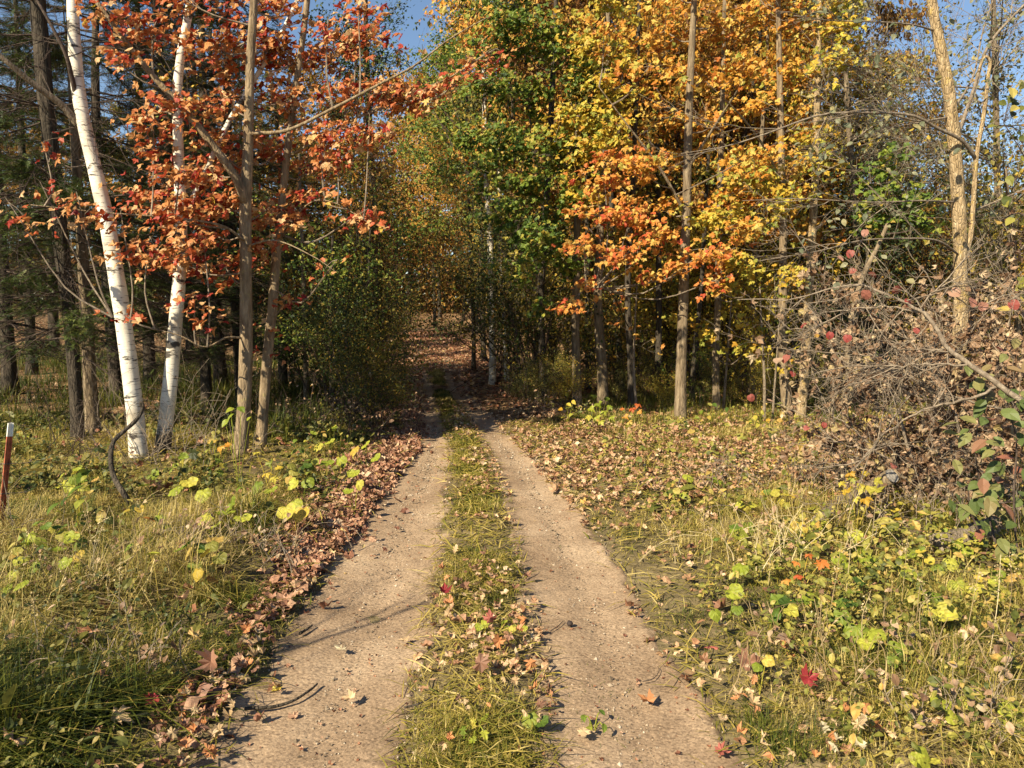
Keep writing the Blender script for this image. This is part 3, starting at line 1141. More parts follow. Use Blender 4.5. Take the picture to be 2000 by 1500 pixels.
def build_litter():
    rng = np.random.default_rng(21)
    # crumbs of leaf on the sand
    n = 900
    y = 2.3 + 9 * rng.random(n) ** 1.5
    sd = rng.random(n) < .5
    t = rng.beta(.6, .6, n)
    x = np.where(sd, ed(EL1, y) + t * (ed(EL2, y) - ed(EL1, y)), ed(ER1, y) + t * (ed(ER2, y) - ed(ER1, y)))
    litter('leaf_crumbs', 'tiny crumbs of dead leaf strewn over both wheel tracks', 'litter_rust', x, y, rng, .014, .004, T_LITTER, .3)
    # rust-coloured drift along the left edge
    n = 12000
    y = 2.3 + 13 * rng.random(n) ** 1.25
    wdt = np.interp(y, [2.3, 3.2, 4.5, 6, 8, 12], [.26, .22, .28, .55, .75, .8])
    x = ed(EL1, y) + np.interp(y, [2.3, 4.5, 6], [-.07, -.02, .08]) + .10 * (fbm(y, y * 0, .6, 6) - .5) - np.abs(rng.normal(0, .55, n)) * wdt + (rng.random(n) < .05) * rng.random(n) * .35
    k = rng.random(n) < np.interp(y, [2.3, 3.2, 4, 5.0, 6.2], [.10, .09, .22, .55, 1]) * (.35 + .9 * (fbm(x, y, .3, 15) > .47))
    litter('leaf_litter', 'rust brown drift of fallen leaves along the left edge of the track', 'litter_drift', x[k], y[k], rng, .053, .03, T_LITTER, .32)
    # right verge
    n = 28000
    x, y = scatter(rng, n, -.5, 8, 2.4, 12.5, 1.0)
    e = x - ed(ER2, y)
    pr = .13 + .87 * sstep(5.4, 7.4, y) * (1 - .5 * sstep(10.6, 12, y))
    pr *= np.where(fbm(x, y, 1.2, 77) > .40, 1.0, .4) * (1 - .6 * sstep(1.5, 3, e) * (y < 6))
    k = (e > -.08) & (rng.random(n) < pr) & in_view(x, y)
    litter('leaf_litter', 'tan and pinkish fallen leaves carpeting the sunny verge right of the track', 'litter_tan', x[k], y[k], rng, .050, .04, T_LITTER, .34)
    # strip
    n = 1500
    y = 2.4 + 11 * rng.random(n) ** 1.5
    t = np.clip(rng.normal(.6, .3, n), -.05, 1.1)
    x = ed(EL2, y) + t * (ed(ER1, y) - ed(EL2, y))
    k = fbm(x, y, .6, 81) > .48
    litter('leaf_litter', 'tan fallen leaves caught in the grass strip between the wheel tracks', 'litter_tan', x[k], y[k], rng, .038, .05, T_LITTER + T_OAK, .45)
    # left verge scattered
    n = 2200
    x, y = scatter(rng, n, -8, 0, 2.3, 11, 1.2)
    e = ed(EL1, y) - x
    k = (e > .3) & (rng.random(n) < .42)
    litter('leaf_litter', 'scattered brown fallen leaves among the grass left of the track', 'litter_rust', x[k], y[k], rng, .058, .12, T_LITTER)
    # far lane and forest floor
    n = 12000
    y = 13 + 40 * rng.random(n) ** 1.3
    x = ed(EL1, y) - .8 + rng.random(n) * (ed(ER2, y) - ed(EL1, y) + 1.9)
    mid = np.abs(x - (ed(EL2, y) + ed(ER1, y)) / 2)
    k = (y > 21) | ((mid > .35) & (rng.random(n) < .25 + .6 * sstep(15, 21, y)))
    litter('leaf_litter', 'coppery fallen leaves covering the lane where it climbs into the woods', 'litter_rust', x[k], y[k], rng, .11, .03, T_RH, .4)
    n = 9000
    x, y = scatter(rng, n, -26, -2.6, 11, 42, 1.3)
    k = in_view(x, y) & (x < ed(EL1, y) - .5) & (fbm(x, y, 3, 83) > .36)
    litter('leaf_litter', 'golden brown leaf litter on the woodland floor behind the birches', 'litter_tan', x[k], y[k], rng, .12, .04, T_RH, .4)
    n = 7000
    x, y = scatter(rng, n, -2, 22, 11, 40, 1.3)
    k = in_view(x, y) & (x > ed(ER2, y) + .5)
    litter('leaf_litter', 'brown leaf litter on the shaded floor of the right hand woods', 'litter_rust', x[k], y[k], rng, .12, .04, T_RH, .4)


build_litter()


# ---- matted dead grass lying flat
def thatch():
    rng = np.random.default_rng(88)
    for lab, n, x0, x1, sgn in (('matted dead grass lying under the left hand verge', 26000, -8, 0, -1), ('matted dead grass lying under the right hand verge', 32000, -.2, 8.5, 1), ('matted dead grass lying in the strip between the wheel tracks', 6500, -2, 1, 0)):
        x, y = scatter(rng, n, x0, x1, 2.0, 11.5, 1.5)
        if sgn == 0:
            y = 2.2 + 12 * rng.random(n) ** 1.8
            x = ed(EL2, y) + np.clip(rng.normal(.5, .30, n), -.08, 1.08) * (ed(ER1, y) - ed(EL2, y))
            k = np.ones(n, bool)
        else:
            e = (ed(EL1, y) - x) if sgn < 0 else (x - ed(ER2, y))
            k = (e > -.10 + .12 * rng.random(n)) & in_view(x, y)
        x, y = x[k], y[k]
        n = len(x)
        th = rng.uniform(0, 6.28, n)
        L = rng.uniform(.05, .20, n)
        d = np.stack([np.cos(th), np.sin(th), rng.normal(.05, .16, n)], 1) * L[:, None]
        sd = np.stack([-np.sin(th), np.cos(th), rng.normal(0, .3, n)], 1) * (rng.uniform(.0015, .0032, n) * np.clip(y / 4, 1, 2.2))[:, None]
        z = H(x, y) + rng.uniform(.008, .05, n) * (1 if sgn else .7)
        b = np.stack([x, y, z], 1)
        m = b + d * .5 + np.stack([np.zeros(n), np.zeros(n), L * .06], 1)
        V = np.stack([b - sd, b + sd, m - sd, m + sd, b + d], 1)
        off = (np.arange(n) * 5)[:, None]
        mb = MB()
        a = np.clip(.72 + (fbm(x, y, .5, 90) - .5) * .6 + rng.normal(0, .16, n), 0, 1)
        mb.add(V, tri=off + np.array([[2, 3, 4]]), quad=off + np.array([[0, 1, 3, 2]]), a=np.repeat(a, 5))
        stuff(mb, 'dead_grass', 'grass_green', lab, 'grass')


thatch()


# ---- small-leaved ground cover
def ground_cover():
    rng = np.random.default_rng(91)
    for lab, mat, x0, x1, sgn, thr in (('small leaved green weeds woven through the left hand grass', 'leaf_weed_dark', -8, 0, -1, .55), ('small leaved yellowish weeds woven through the right hand grass', 'leaf_weed', -.2, 8.5, 1, .55)):
        n = 15000
        x, y = scatter(rng, n, x0, x1, 2.2, 11.5, 1.2)
        e = (ed(EL1, y) - x) if sgn < 0 else (x - ed(ER2, y))
        k = (e > .25) & in_view(x, y) & (fbm(x, y, .8, 95 + sgn) > thr - .07) & (foot_clear(x, y) > .9) & (rng.random(n) < np.clip(e, .1, .8)) & (rng.random(n) < (1 - .85 * sstep(5.4, 6.6, y) if sgn > 0 else 1 - .3 * sstep(6, 8, y)))
        x, y = x[k], y[k]
        m = 5
        X = np.repeat(x, m) + rng.normal(0, .03, len(x) * m)
        Y = np.repeat(y, m) + rng.normal(0, .03, len(x) * m)
        Z = H(X, Y) + rng.uniform(.03, .15, len(X)) + np.repeat(rng.random(len(x)) ** 3, m) * .18
        Nn = np.array([[-.2, -.3, .9]]) + rng.normal(0, .45, (len(X), 3))
        mb = MB()
        place(mb, T_OVAL, np.stack([X, Y, Z], 1), Nn, rng.normal(size=(len(X), 3)), .023 * np.exp(rng.normal(0, .45, len(X))) * np.clip(Y / 4, .9, 1.6), rng.random(len(X)), rng)
        stuff(mb, 'ground_cover', mat, lab, 'weeds')


ground_cover()


# ---- tiny weeds creeping over the sand beside the strip
def sand_weeds():
    rng = np.random.default_rng(97)
    mb = MB()
    for px, py, r, nb in ((1085, 1200, .05, 40), (1110, 1240, .05, 40), (1095, 1265, .06, 60), (1140, 1300, .07, 80), (1160, 1335, .06, 60), (1130, 1345, .06, 50), (1105, 1385, .07, 60), (1150, 1400, .08, 80), (1190, 1420, .05, 40), (1170, 1450, .07, 60), (1120, 1470, .08, 80), (1090, 1430, .06, 60),
                          (1080, 1060, .05, 30), (1065, 1100, .05, 30), (790, 1400, .06, 60), (770, 1410, .05, 40), (760, 1395, .04, 30), (800, 1330, .05, 40), (815, 1250, .05, 40), (1290, 1180, .05, 30), (1400, 1420, .05, 40)):
        g = G(px, py)
        X = g[0] + rng.normal(0, r, nb)
        Y = g[1] + rng.normal(0, r * .8, nb)
        blades(mb, rng, X, Y, rng.uniform(.025, .055, nb), rng.uniform(.003, .006, nb), np.clip(rng.normal(.3, .18, nb), 0, 1), lean=1.6)
    stuff(mb, 'grass', 'grass_green', 'tiny flattened weed tufts creeping over the sandy wheel tracks', 'grass')


sand_weeds()


# ================================================================== WOODS : shared kinds
def generic_tree(seed, h=11.0, r=.085, crown0=2.6, rad=2.1, nleaf=12000, leaf=.105, bark='bark_dark', mat='leaf_gold', nclump=15, lean=.3, tm=None):
    rng = np.random.default_rng(seed)
    root = thing('woodland_tree', 'tmp', 'tree', (0, 0, 0))
    top = np.array([rng.normal(0, lean), rng.normal(0, lean), h])
    pts = [np.zeros(3) - [0, 0, .1], top * .3 + [rng.normal(0, .12), rng.normal(0, .12), 0], top * .65 + [rng.normal(0, .2), rng.normal(0, .2), 0], top]
    _, pth, rr = add_trunk(root, pts, [r, r * .8, r * .5, .012], bark, n=26, k=9, seed=seed)
    mb = MB()
    out = []
    for i in range(nclump):
        z = crown0 + (h - crown0) * ((i + rng.random()) / nclump) ** .85
        u = (z - crown0) / (h - crown0)
        rr_ = rad * (.45 + .75 * math.sin(math.pi * min(1, u * .8 + .18)))
        an = i * 2.4 + rng.normal(0, .4)
        c = np.array([math.cos(an) * rr_ * .62, math.sin(an) * rr_ * .62, z])
        A, _ = near_on(pth, z - rr_ * .55)
        clump(mb, out, rng, A, c, (rr_ * .62, rr_ * .62, .62), 26, nleaf / nclump, r * .28, spray=.14)
    mb.obj('branches', 'twig_dark', root)
    pts = np.concatenate(out)
    n = len(pts)
    Nn, T = leaf_dirs(rng, n, rnd=.9)
    fm = MB()
    place(fm, tm or T_RH, pts, Nn, T, leaf * np.exp(rng.normal(0, .25, n)), rng.random(n), rng)
    fm.obj('crown', mat, root)['kind'] = 'stuff'
    return root


def generic_shrub(seed, h=3.2, rad=1.0, nleaf=5200, leaf=.06, mat='leaf_olive', nst=6):
    rng = np.random.default_rng(seed)
    root = thing('woodland_shrub', 'tmp', 'shrub', (0, 0, 0))
    mb = MB()
    tips = []
    for i in range(nst):
        d = nrm(np.array([rng.normal(0, .24), rng.normal(0, .24), 1.0]))
        bare(mb, rng, np.array([rng.normal(0, .12), rng.normal(0, .12), -.05]), d, h * rng.uniform(.7, 1.05), .02, 2, nch=6, spread=.42, wig=.10, tips=tips, k=4)
    mb.obj('stems', 'twig_dark', root)
    pool = np.concatenate([t[1:] for t in tips])
    pool = pool[pool[:, 2] > .25]
    q = pool[rng.integers(0, len(pool), nleaf)] + rng.normal(0, .12, (nleaf, 3))
    q = q[q[:, 2] > .05]
    Nn, T = leaf_dirs(rng, len(q), rnd=.9)
    fm = MB()
    place(fm, T_RH, q, Nn, T, leaf * np.exp(rng.normal(0, .3, len(q))), rng.random(len(q)), rng)
    fm.obj('foliage', mat, root)['kind'] = 'stuff'
    return root


def conifer(seed, h=12.0, r=.13, z_dead=2.2, z_green=2.4, rad=1.9, mat='needles', green=1.0):
    """spruce-like: straight trunk, whorls of drooping limbs, bare dead limbs low down"""
    rng = np.random.default_rng(seed)
    root = thing('spruce_tree', 'tmp', 'tree', (0, 0, 0))
    pts = [np.array([0, 0, -.1]), np.array([rng.normal(0, .1), rng.normal(0, .1), h * .5]), np.array([rng.normal(0, .2), rng.normal(0, .2), h])]
    _, pth, _ = add_trunk(root, pts, [r, r * .6, .01], 'bark_dark', n=26, k=10, seed=seed)
    mb = MB()
    pos, Nn, T, ss = [], [], [], []
    z = .9
    while z < h - .2:
        A, _ = near_on(pth, z)
        for j in range(int(rng.integers(3, 6))):
            an = rng.uniform(0, 6.28)
            dead = z < z_green and rng.random() < .85
            L = (rad * (1 - z / h) ** .7 * rng.uniform(.7, 1.15)) * (.75 if dead else 1)
            d = np.array([math.cos(an), math.sin(an), -.12])
            n = 7
            t = np.linspace(0, 1, n)[:, None]
            path = A + d * L * t + np.array([0, 0, -.18 * L]) * t ** 2 + rng.normal(0, .03, (n, 3)).cumsum(0) * .6
            tube(mb, path, np.linspace(.018, .003, n), k=4, cap=False)
            nt_ = int(9 + L * 9)
            for q in range(nt_):
                u = rng.uniform(.2, 1)
                i = min(int(u * (n - 1)), n - 2)
                b = path[i] + (path[i + 1] - path[i]) * (u * (n - 1) - i)
                sgn = 1 if q % 2 else -1
                sd = np.array([-math.sin(an) * sgn, math.cos(an) * sgn, 0]) * .75 + d * .7 + rng.normal(0, .22, 3)
                sd = nrm(sd)
                l = rng.uniform(.25, .6) * (1.1 - u * .5) * min(1, L)
                m1 = b + sd * l
                m1[2] -= .08 * l
                tube(mb, np.array([b, (b + m1) / 2 + rng.normal(0, .02, 3), m1]), [.004, .003, .0015], k=3, cap=False)
                if dead:
                    for _ in range(2):
                        e = (b + m1) / 2 + rng.normal(0, .14, 3)
                        tube(mb, np.array([(b + m1) / 2, e]), [.002, .0012], k=3, cap=False)
                if not dead and rng.random() < green:
                    for v in np.arange(.15, 1.05, .13 / max(l, .2)):
                        pos.append(b + sd * l * v + rng.normal(0, .015, 3))
                        Nn.append(np.array([0, 0, 1]) + rng.normal(0, .3, 3))
                        T.append(sd + rng.normal(0, .35, 3))
                        ss.append(rng.uniform(.10, .17))
        z += rng.uniform(.22, .42)
    mb.obj('limbs', 'twig_dark', root)
    fm = MB()
    pos = np.array(pos)
    place(fm, T_NEEDLE, pos, np.array(Nn), np.array(T), np.array(ss), rng.random(len(pos)), rng)
    fm.obj('needles', mat, root)['kind'] = 'stuff'
    return root


GT = [generic_tree(101, 11.5, .09, 2.8, 2.1), generic_tree(102, 12.5, .10, 3.4, 2.4, lean=.5), generic_tree(103, 9.5, .07, 2.2, 1.7, nleaf=9000), generic_tree(104, 10.5, .08, 3.0, 2.0, lean=.6)]
GS = [generic_shrub(111), generic_shrub(112, 3.8, 1.1, 5600), generic_shrub(113, 2.6, .9, 4200), generic_shrub(114, 4.4, 1.0, 5600)]
GC = [conifer(121, z_green=1.6), conifer(122, 13.0, .15, 2.6, 1.9, 2.3), conifer(123, 9.0, .10, 1.6, 1.1, 1.8)]
PROTO = GT + GS + GC
USED = set()


def put(src, px, Z, sc, label, group=None, mats=None, rng=np.random.default_rng(77), dz=0.0, name=None):
    x = (px - 1000.0) / F * Z
    z = float(H(x, Z)) + dz
    rz = rng.uniform(0, 6.28)
    o = copy_thing(src, (x, Z, z), rz, sc, label, group, mats)
    if name:
        o.name = name
    return o


# ---- labels for the woodland trees: colour, size, and the landmark they stand behind
LM_R = [(1010, 'the pale birches by the lane'), (1062, 'the green maple'), (1128, 'the dark verge trunk'), (1178, 'the curved trunk'), (1232, 'the orange maple trunk'), (1285, 'the thin dark trunk'), (1330, 'the knot hole trunk'),
        (1400, 'the slim yellow maple'), (1470, 'the thin pale stems'), (1540, 'the mottled trunk'), (1590, 'the tan leaning trunk'), (1690, 'the brush heap'), (1790, 'the arching bare branch'), (1875, 'the tall tan barked tree'), (1970, 'the broad leaved shrub')]
LM_L = [(20, 'the rusty fence post'), (120, 'the far left spruce'), (185, 'the paired spruce trunks'), (262, 'the leaning birch'), (345, 'the upright birch'), (478, 'the red maple'), (535, 'the slender orange maple'), (598, 'the slender pale sapling'),
        (655, 'the dark double stem'), (735, 'the thin roadside stem'), (800, 'the left wheel track'), (850, 'the grass strip'), (905, 'the right wheel track'), (965, 'the pale birches by the lane')]
CW = {'leaf_olive': 'olive', 'leaf_green': 'green', 'leaf_gold': 'golden', 'leaf_yellow': 'yellow', 'leaf_rust': 'rust brown', 'leaf_darkgreen': 'dark green', 'leaf_pale': 'grey green', None: 'dark', 'leaf_weed': 'yellow green', 'leaf_lime': 'bright lime'}
SEEN = {}


def wlabel(px, Z, mt, what):
    lm = LM_L if px < 985 else LM_R
    near = min(lm, key=lambda q: abs(q[0] - px))[1]
    dist = 'close behind' if Z < 17 else 'some way behind' if Z < 27 else 'far behind' if Z < 44 else 'farthest off behind'
    lab = '%s %s %s %s' % (CW[mt], what, dist, near)
    k = SEEN.get(lab, 0)
    SEEN[lab] = k + 1
    if k:
        lab = '%s %s %s %s %s' % (['', 'farther', 'third', 'fourth'][k], CW[mt], what, dist, near)
    return lab


# ---- right hand woods : the deep background
rg = np.random.default_rng(301)
for px, Z, k, sc, mt in (
        # behind the gold trees, right of the lane
        (1010, 30, 0, 1.2, 'leaf_olive'), (1075, 24, 3, 1.05, 'leaf_green'), (1130, 33, 1, 1.2, 'leaf_olive'), (1190, 22, 2, 1.15, 'leaf_gold'),
        (1245, 28, 0, 1.15, 'leaf_olive'), (1300, 20, 3, 1.0, 'leaf_yellow'), (1350, 34, 1, 1.25, 'leaf_rust'), (1415, 24, 0, 1.1, 'leaf_gold'),
        (1470, 31, 2, 1.3, 'leaf_olive'), (1520, 20, 3, .95, 'leaf_olive'), (1590, 27, 1, .72, 'leaf_olive'),
        (1110, 45, 0, 1.5, 'leaf_rust'), (1260, 48, 1, 1.5, 'leaf_olive'), (1400, 46, 3, 1.5, 'leaf_rust'), (1520, 50, 1, 1.15, 'leaf_olive'),
        (1040, 55, 1, 1.6, 'leaf_olive'), (1330, 60, 0, 1.6, 'leaf_rust'), (945, 26, 3, 1.15, 'leaf_green'), (985, 22, 1, 1.0, 'leaf_green')):
    put(GT[k], px, Z, sc * rg.uniform(.95, 1.05), wlabel(px, Z, mt, 'leaved tall tree'), 'deep woods right of the lane', {'crown': mt})
for px, Z, k, sc, mt in (
        (1690, 24, 2, .70, 'leaf_green'), (1760, 19, 2, .66, 'leaf_darkgreen'), (1830, 26, 0, .52, 'leaf_olive'), (1900, 23, 2, .52, 'leaf_olive'),
        (1965, 27, 3, .50, 'leaf_yellow'), (1720, 36, 1, .70, 'leaf_olive'), (1870, 40, 0, .62, 'leaf_olive'), (1985, 42, 3, .6, 'leaf_rust')):
    put(GT[k], px, Z, sc, wlabel(px, Z, mt, 'leaved low tree under open sky'), 'low trees at the right edge', {'crown': mt})
# over and left of the lane
for px, Z, k, sc, mt in (
        (960, 44, 0, 1.45, 'leaf_gold'), (905, 54, 1, 1.3, 'leaf_gold'), (850, 60, 3, 1.7, 'leaf_gold'), (800, 62, 0, 1.7, 'leaf_gold'), (930, 70, 1, 2.0, 'leaf_gold'), (860, 76, 0, 2.2, 'leaf_gold'),
        (720, 40, 3, 1.0, 'leaf_gold'), (660, 38, 1, 1.2, 'leaf_rust'), (560, 48, 3, 1.25, 'leaf_olive')):
    put(GT[k], px, Z, sc * rg.uniform(.95, 1.05), wlabel(px, Z, mt, 'leaved tall tree'), 'deep woods left of the lane', {'crown': mt})
# conifers and thin trees at the left
for px, Z, k, sc in ((15, 15, 1, .95), (60, 19, 0, 1.0), (105, 24, 1, 1.1), (225, 13.5, 2, 1.15), (290, 17, 0, 1.0), (370, 22, 2, 1.2), (430, 16, 1, .9), (495, 28, 2, 1.2), (10, 32, 1, 1.3), (170, 36, 0, 1.3), (340, 40, 1, 1.35), (480, 42, 0, 1.4), (440, 30, 1, 1.2), (330, 12.5, 2, 1.0), (470, 13.2, 2, 1.1), (400, 12.6, 2, .9), (550, 15.5, 2, .9)):
    put(GC[k], px, Z, sc, wlabel(px, Z, None, 'needled spruce tree'), 'dark spruces behind the birches')
for px, Z, k, sc, mt in ((60, 48, 1, 1.1, 'leaf_rust'), (250, 52, 0, 1.2, 'leaf_olive'), (400, 55, 3, 1.3, 'leaf_olive')):
    put(GT[k], px, Z, sc, wlabel(px, Z, mt, 'leaved thin tree'), 'far trees at the left', {'crown': mt})

# ---- understory shrubs
for px, Z, k, sc, mt in (
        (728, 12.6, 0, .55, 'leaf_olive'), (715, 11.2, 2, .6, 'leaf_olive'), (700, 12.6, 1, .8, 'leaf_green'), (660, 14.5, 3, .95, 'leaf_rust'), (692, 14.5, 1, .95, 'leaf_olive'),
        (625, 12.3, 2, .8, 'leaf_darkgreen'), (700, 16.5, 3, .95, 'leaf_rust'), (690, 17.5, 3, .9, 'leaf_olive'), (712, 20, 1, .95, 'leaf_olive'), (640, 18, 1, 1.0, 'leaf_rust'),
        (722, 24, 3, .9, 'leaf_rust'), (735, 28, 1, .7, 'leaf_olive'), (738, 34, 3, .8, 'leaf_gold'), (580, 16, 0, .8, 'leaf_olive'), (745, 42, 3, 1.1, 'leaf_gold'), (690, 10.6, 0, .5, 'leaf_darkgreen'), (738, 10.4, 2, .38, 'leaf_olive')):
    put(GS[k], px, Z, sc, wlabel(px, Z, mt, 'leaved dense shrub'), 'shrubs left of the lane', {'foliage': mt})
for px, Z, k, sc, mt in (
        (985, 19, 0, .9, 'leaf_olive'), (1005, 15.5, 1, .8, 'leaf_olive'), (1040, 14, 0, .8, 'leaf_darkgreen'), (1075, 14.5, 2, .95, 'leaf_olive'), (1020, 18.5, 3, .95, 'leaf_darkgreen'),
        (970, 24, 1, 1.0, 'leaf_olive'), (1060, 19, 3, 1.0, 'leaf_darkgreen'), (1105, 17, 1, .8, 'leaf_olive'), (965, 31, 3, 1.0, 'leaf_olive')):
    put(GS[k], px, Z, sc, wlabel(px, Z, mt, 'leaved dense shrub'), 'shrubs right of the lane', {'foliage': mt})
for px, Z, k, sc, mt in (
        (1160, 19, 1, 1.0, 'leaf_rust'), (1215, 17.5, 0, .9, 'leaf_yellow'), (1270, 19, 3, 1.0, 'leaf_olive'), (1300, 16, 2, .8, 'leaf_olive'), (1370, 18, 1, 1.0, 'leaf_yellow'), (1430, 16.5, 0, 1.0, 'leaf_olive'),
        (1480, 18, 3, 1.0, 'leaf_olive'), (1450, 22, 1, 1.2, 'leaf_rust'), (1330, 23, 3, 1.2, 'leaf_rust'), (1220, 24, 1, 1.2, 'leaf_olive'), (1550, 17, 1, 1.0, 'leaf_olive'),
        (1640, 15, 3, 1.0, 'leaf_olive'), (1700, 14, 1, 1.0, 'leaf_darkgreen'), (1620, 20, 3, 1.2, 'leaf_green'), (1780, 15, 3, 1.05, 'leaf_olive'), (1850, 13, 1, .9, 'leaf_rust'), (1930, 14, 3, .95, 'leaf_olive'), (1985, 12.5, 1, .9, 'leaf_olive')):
    put(GS[k], px, Z, sc, wlabel(px, Z, mt, 'leaved undergrowth shrub'), 'undergrowth in the right hand woods', {'foliage': mt})


for px, Z, k, sc, mt in (
        (1030, 12.2, 2, .30, 'leaf_weed'), (1082, 12.2, 0, .24, 'leaf_weed'), (1104, 12.2, 2, .30, 'leaf_yellow'), (1205, 13.2, 2, .22, 'leaf_weed'), (1262, 13.2, 0, .22, 'leaf_weed'),
        (1300, 12.6, 2, .22, 'leaf_yellow'), (1368, 12.6, 0, .24, 'leaf_green'), (1428, 12.6, 2, .26, 'leaf_weed'), (1478, 12.4, 0, .24, 'leaf_yellow'), (1515, 12.8, 2, .30, 'leaf_weed'), (1600, 12.4, 0, .30, 'leaf_weed'),
        (1250, 15.6, 0, .8, 'leaf_yellow'), (1385, 15.2, 2, 1.0, 'leaf_yellow'), (1455, 14.8, 1, .75, 'leaf_yellow'), (1310, 15.2, 3, .65, 'leaf_weed'), (1205, 16.5, 1, .8, 'leaf_gold'), (1350, 17.5, 1, .9, 'leaf_gold')):
    put(GS[k], px, Z, sc, wlabel(px, Z, mt, 'leaved bush'), 'bushes along the right wood edge', {'foliage': mt})


# ---- far-off wood, one mass
def far_wood():
    rng = np.random.default_rng(311)
    mb = MB()
    n = 60000
    x = rng.uniform(-95, 60, n)
    y = rng.uniform(82, 100, n)
    hmax = np.interp(x, [-95, -40, 0, 25, 40, 60], [20, 24, 26, 20, 12, 11]) * (.65 + .5 * vnoise(x, y, 6, 2))
    z = H(x, y) + rng.random(n) ** .8 * hmax
    lowp = rng.random(n) < .45
    z = np.where(lowp, H(x, y) + rng.random(n) * 6.0, z)
    Nn, T = leaf_dirs(rng, n)
    place(mb, T_RH, np.stack([x, y, z], 1), Nn, T, rng.uniform(.6, 1.1, n), rng.random(n), rng)
    stuff(mb, 'far_wood', 'leaf_rust', 'brownish mass of far off woods closing the view', 'woods')


far_wood()


# ================================================================== NAMED TREES
# ---- the two white birches
def birch(label, pix, Z, ws, seed, foot, top_extra, limbs):
    rng = np.random.default_rng(seed)
    pts, rad = trunk_px(pix, Z, ws)
    b = pts[0].copy()
    b[2] = float(H(b[0], b[1]))
    pts[0][2] = b[2] - .08
    root = thing('birch_tree', label, 'tree', b)
    _, pth, rr = add_trunk(root, np.concatenate([pts, top_extra]), np.concatenate([rad, [rad[-1] * .6, .02]]), 'bark_birch', n=70, k=18, flare=.15, lump=.05, seed=seed, foot=foot)
    for path, r0, r1, mt in limbs:
        mb = MB()
        pp = smooth_path(path, 16)
        tube(mb, pp, np.linspace(r0, r1, 16), k=8)
        lo_ = mb.obj('limb', mt, root, smooth=True)
        mb = MB()
        for q in range(5):
            i = rng.integers(5, 15)
            bare(mb, rng, pp[i], nrm(rng.normal(0, .5, 3) + [-.3, 0, .2]), rng.uniform(.4, .9), .006, 2, nch=3)
        mb.obj('twigs', 'twig_dark', lo_, origin=list(root['_o']))
    # crown high above the frame
    mb, out = MB(), []
    for i in range(8):
        t = pth[-1] + np.array([rng.normal(0, .9), rng.normal(0, .9), rng.normal(-.6, .9)])
        clump(mb, out, rng, pth[-12 + i], t, (.6, .6, .5), 14, 90, .012, spray=.15)
    mb.obj('branches', 'twig_dark', root)
    q = np.concatenate(out)
    Nn, T = leaf_dirs(rng, len(q))
    fm = MB()
    place(fm, T_RH, q, Nn, T, np.full(len(q), .055), rng.random(len(q)), rng)
    fm.obj('foliage', 'leaf_yellow', root)['kind'] = 'stuff'
    return root, pth


birch('white birch leaning left with a long grey side limb, left of its twin',
      [(272, 892), (262, 790), (250, 690), (232, 570), (212, 450), (190, 350), (166, 250), (152, 170), (146, 90), (142, 0)], 8.45,
      [34, 32, 31, 30, 28, 26, 25, 23, 21, 20], 401, (.0, .06),
      [P(138, -150, 8.48), P(140, -340, 8.53), P(150, -480, 8.53)],
      [([P(158, 250, 8.48), P(120, 205, 8.33), P(60, 160, 8.13), P(-5, 105, 7.93), P(-60, 60, 7.83)], .045, .018, 'wood_grey'),
       ([P(152, 200, 8.45), P(140, 150, 8.35), P(128, 105, 8.28), P(95, 40, 8.23), P(60, -20, 8.23)], .03, .012, 'twig_dark')])
birch('white birch with dark furrowed foot, right of the leaning birch',
      [(316, 893), (324, 820), (333, 740), (342, 640), (349, 560), (353, 470), (352, 380), (348, 280), (346, 180), (356, 90), (372, 0)], 8.75,
      [30, 28, 27, 26, 24, 22, 20, 18, 16, 14, 12], 402, (.22, .35),
      [P(385, -150, 8.73), P(400, -330, 8.73), P(405, -480, 8.73)],
      [([P(352, 440, 8.73), P(378, 385, 8.83), P(405, 330, 8.93), P(440, 250, 9.03), P(500, 150, 9.13), P(545, 75, 9.23), P(590, -20, 9.33)], .04, .022, 'bark_birch')])


# ---- maples with individually built leaves
def maple(label, pix, Z, ws, seed, clumps, mat, size, top_extra=(), limbs=(), bark='bark_maple', n_obj=300, nm='maple_tree', tm_lo=None, spray=.11, cat='tree', group=None, twig='twig_grey', sunb=.75, trunk_n=50, k=14):
    rng = np.random.default_rng(seed)
    pts, rad = trunk_px(pix, Z, ws)
    b = pts[0].copy()
    b[2] = float(H(b[0], b[1]))
    pts[0][2] = b[2] - .08
    root = thing(nm, label, cat, b, group)
    if len(top_extra):
        pts = np.concatenate([pts, np.array(top_extra)])
        rad = np.concatenate([rad, np.linspace(rad[-1] * .7, .01, len(top_extra))])
    _, pth, rr = add_trunk(root, pts, rad, bark, n=trunk_n, k=k, seed=seed)
    anchors = [pth]
    for path, r0, r1 in limbs:
        mb = MB()
        pp = smooth_path(path, 22)
        tube(mb, pp, np.linspace(r0, r1, 22), k=8)
        mb.obj('limb', bark, root, smooth=True)
        anchors.append(pp)
    pool = np.concatenate(anchors)
    mb, out = MB(), []
    for c in clumps:
        px, py, dz, rx, rz, n = c[:6]
        ry = c[6] if len(c) > 6 else rx
        cc = P(px, py, dz)
        m = dz / F
        d = pool - cc
        cost = np.hypot(d[:, 0], d[:, 1]) + np.where(d[:, 2] > -.1, 2.0 + d[:, 2] * 2, -d[:, 2] * .55)
        A = pool[int(np.argmin(cost))]
        clump(mb, out, rng, A, cc, (rx * m, ry * m, rz * m), max(3, int(n / 16)), n, .012, spray=spray)
    mb.obj('branches', twig, root)
    emit_leaves(root, out, rng, T_MAPLE, tm_lo or T_MAPLE_LO, mat, size, 'maple', n_obj, bias=lambda r, n: leaf_dirs(r, n, sunb=sunb), lo=True)
    return root, pth


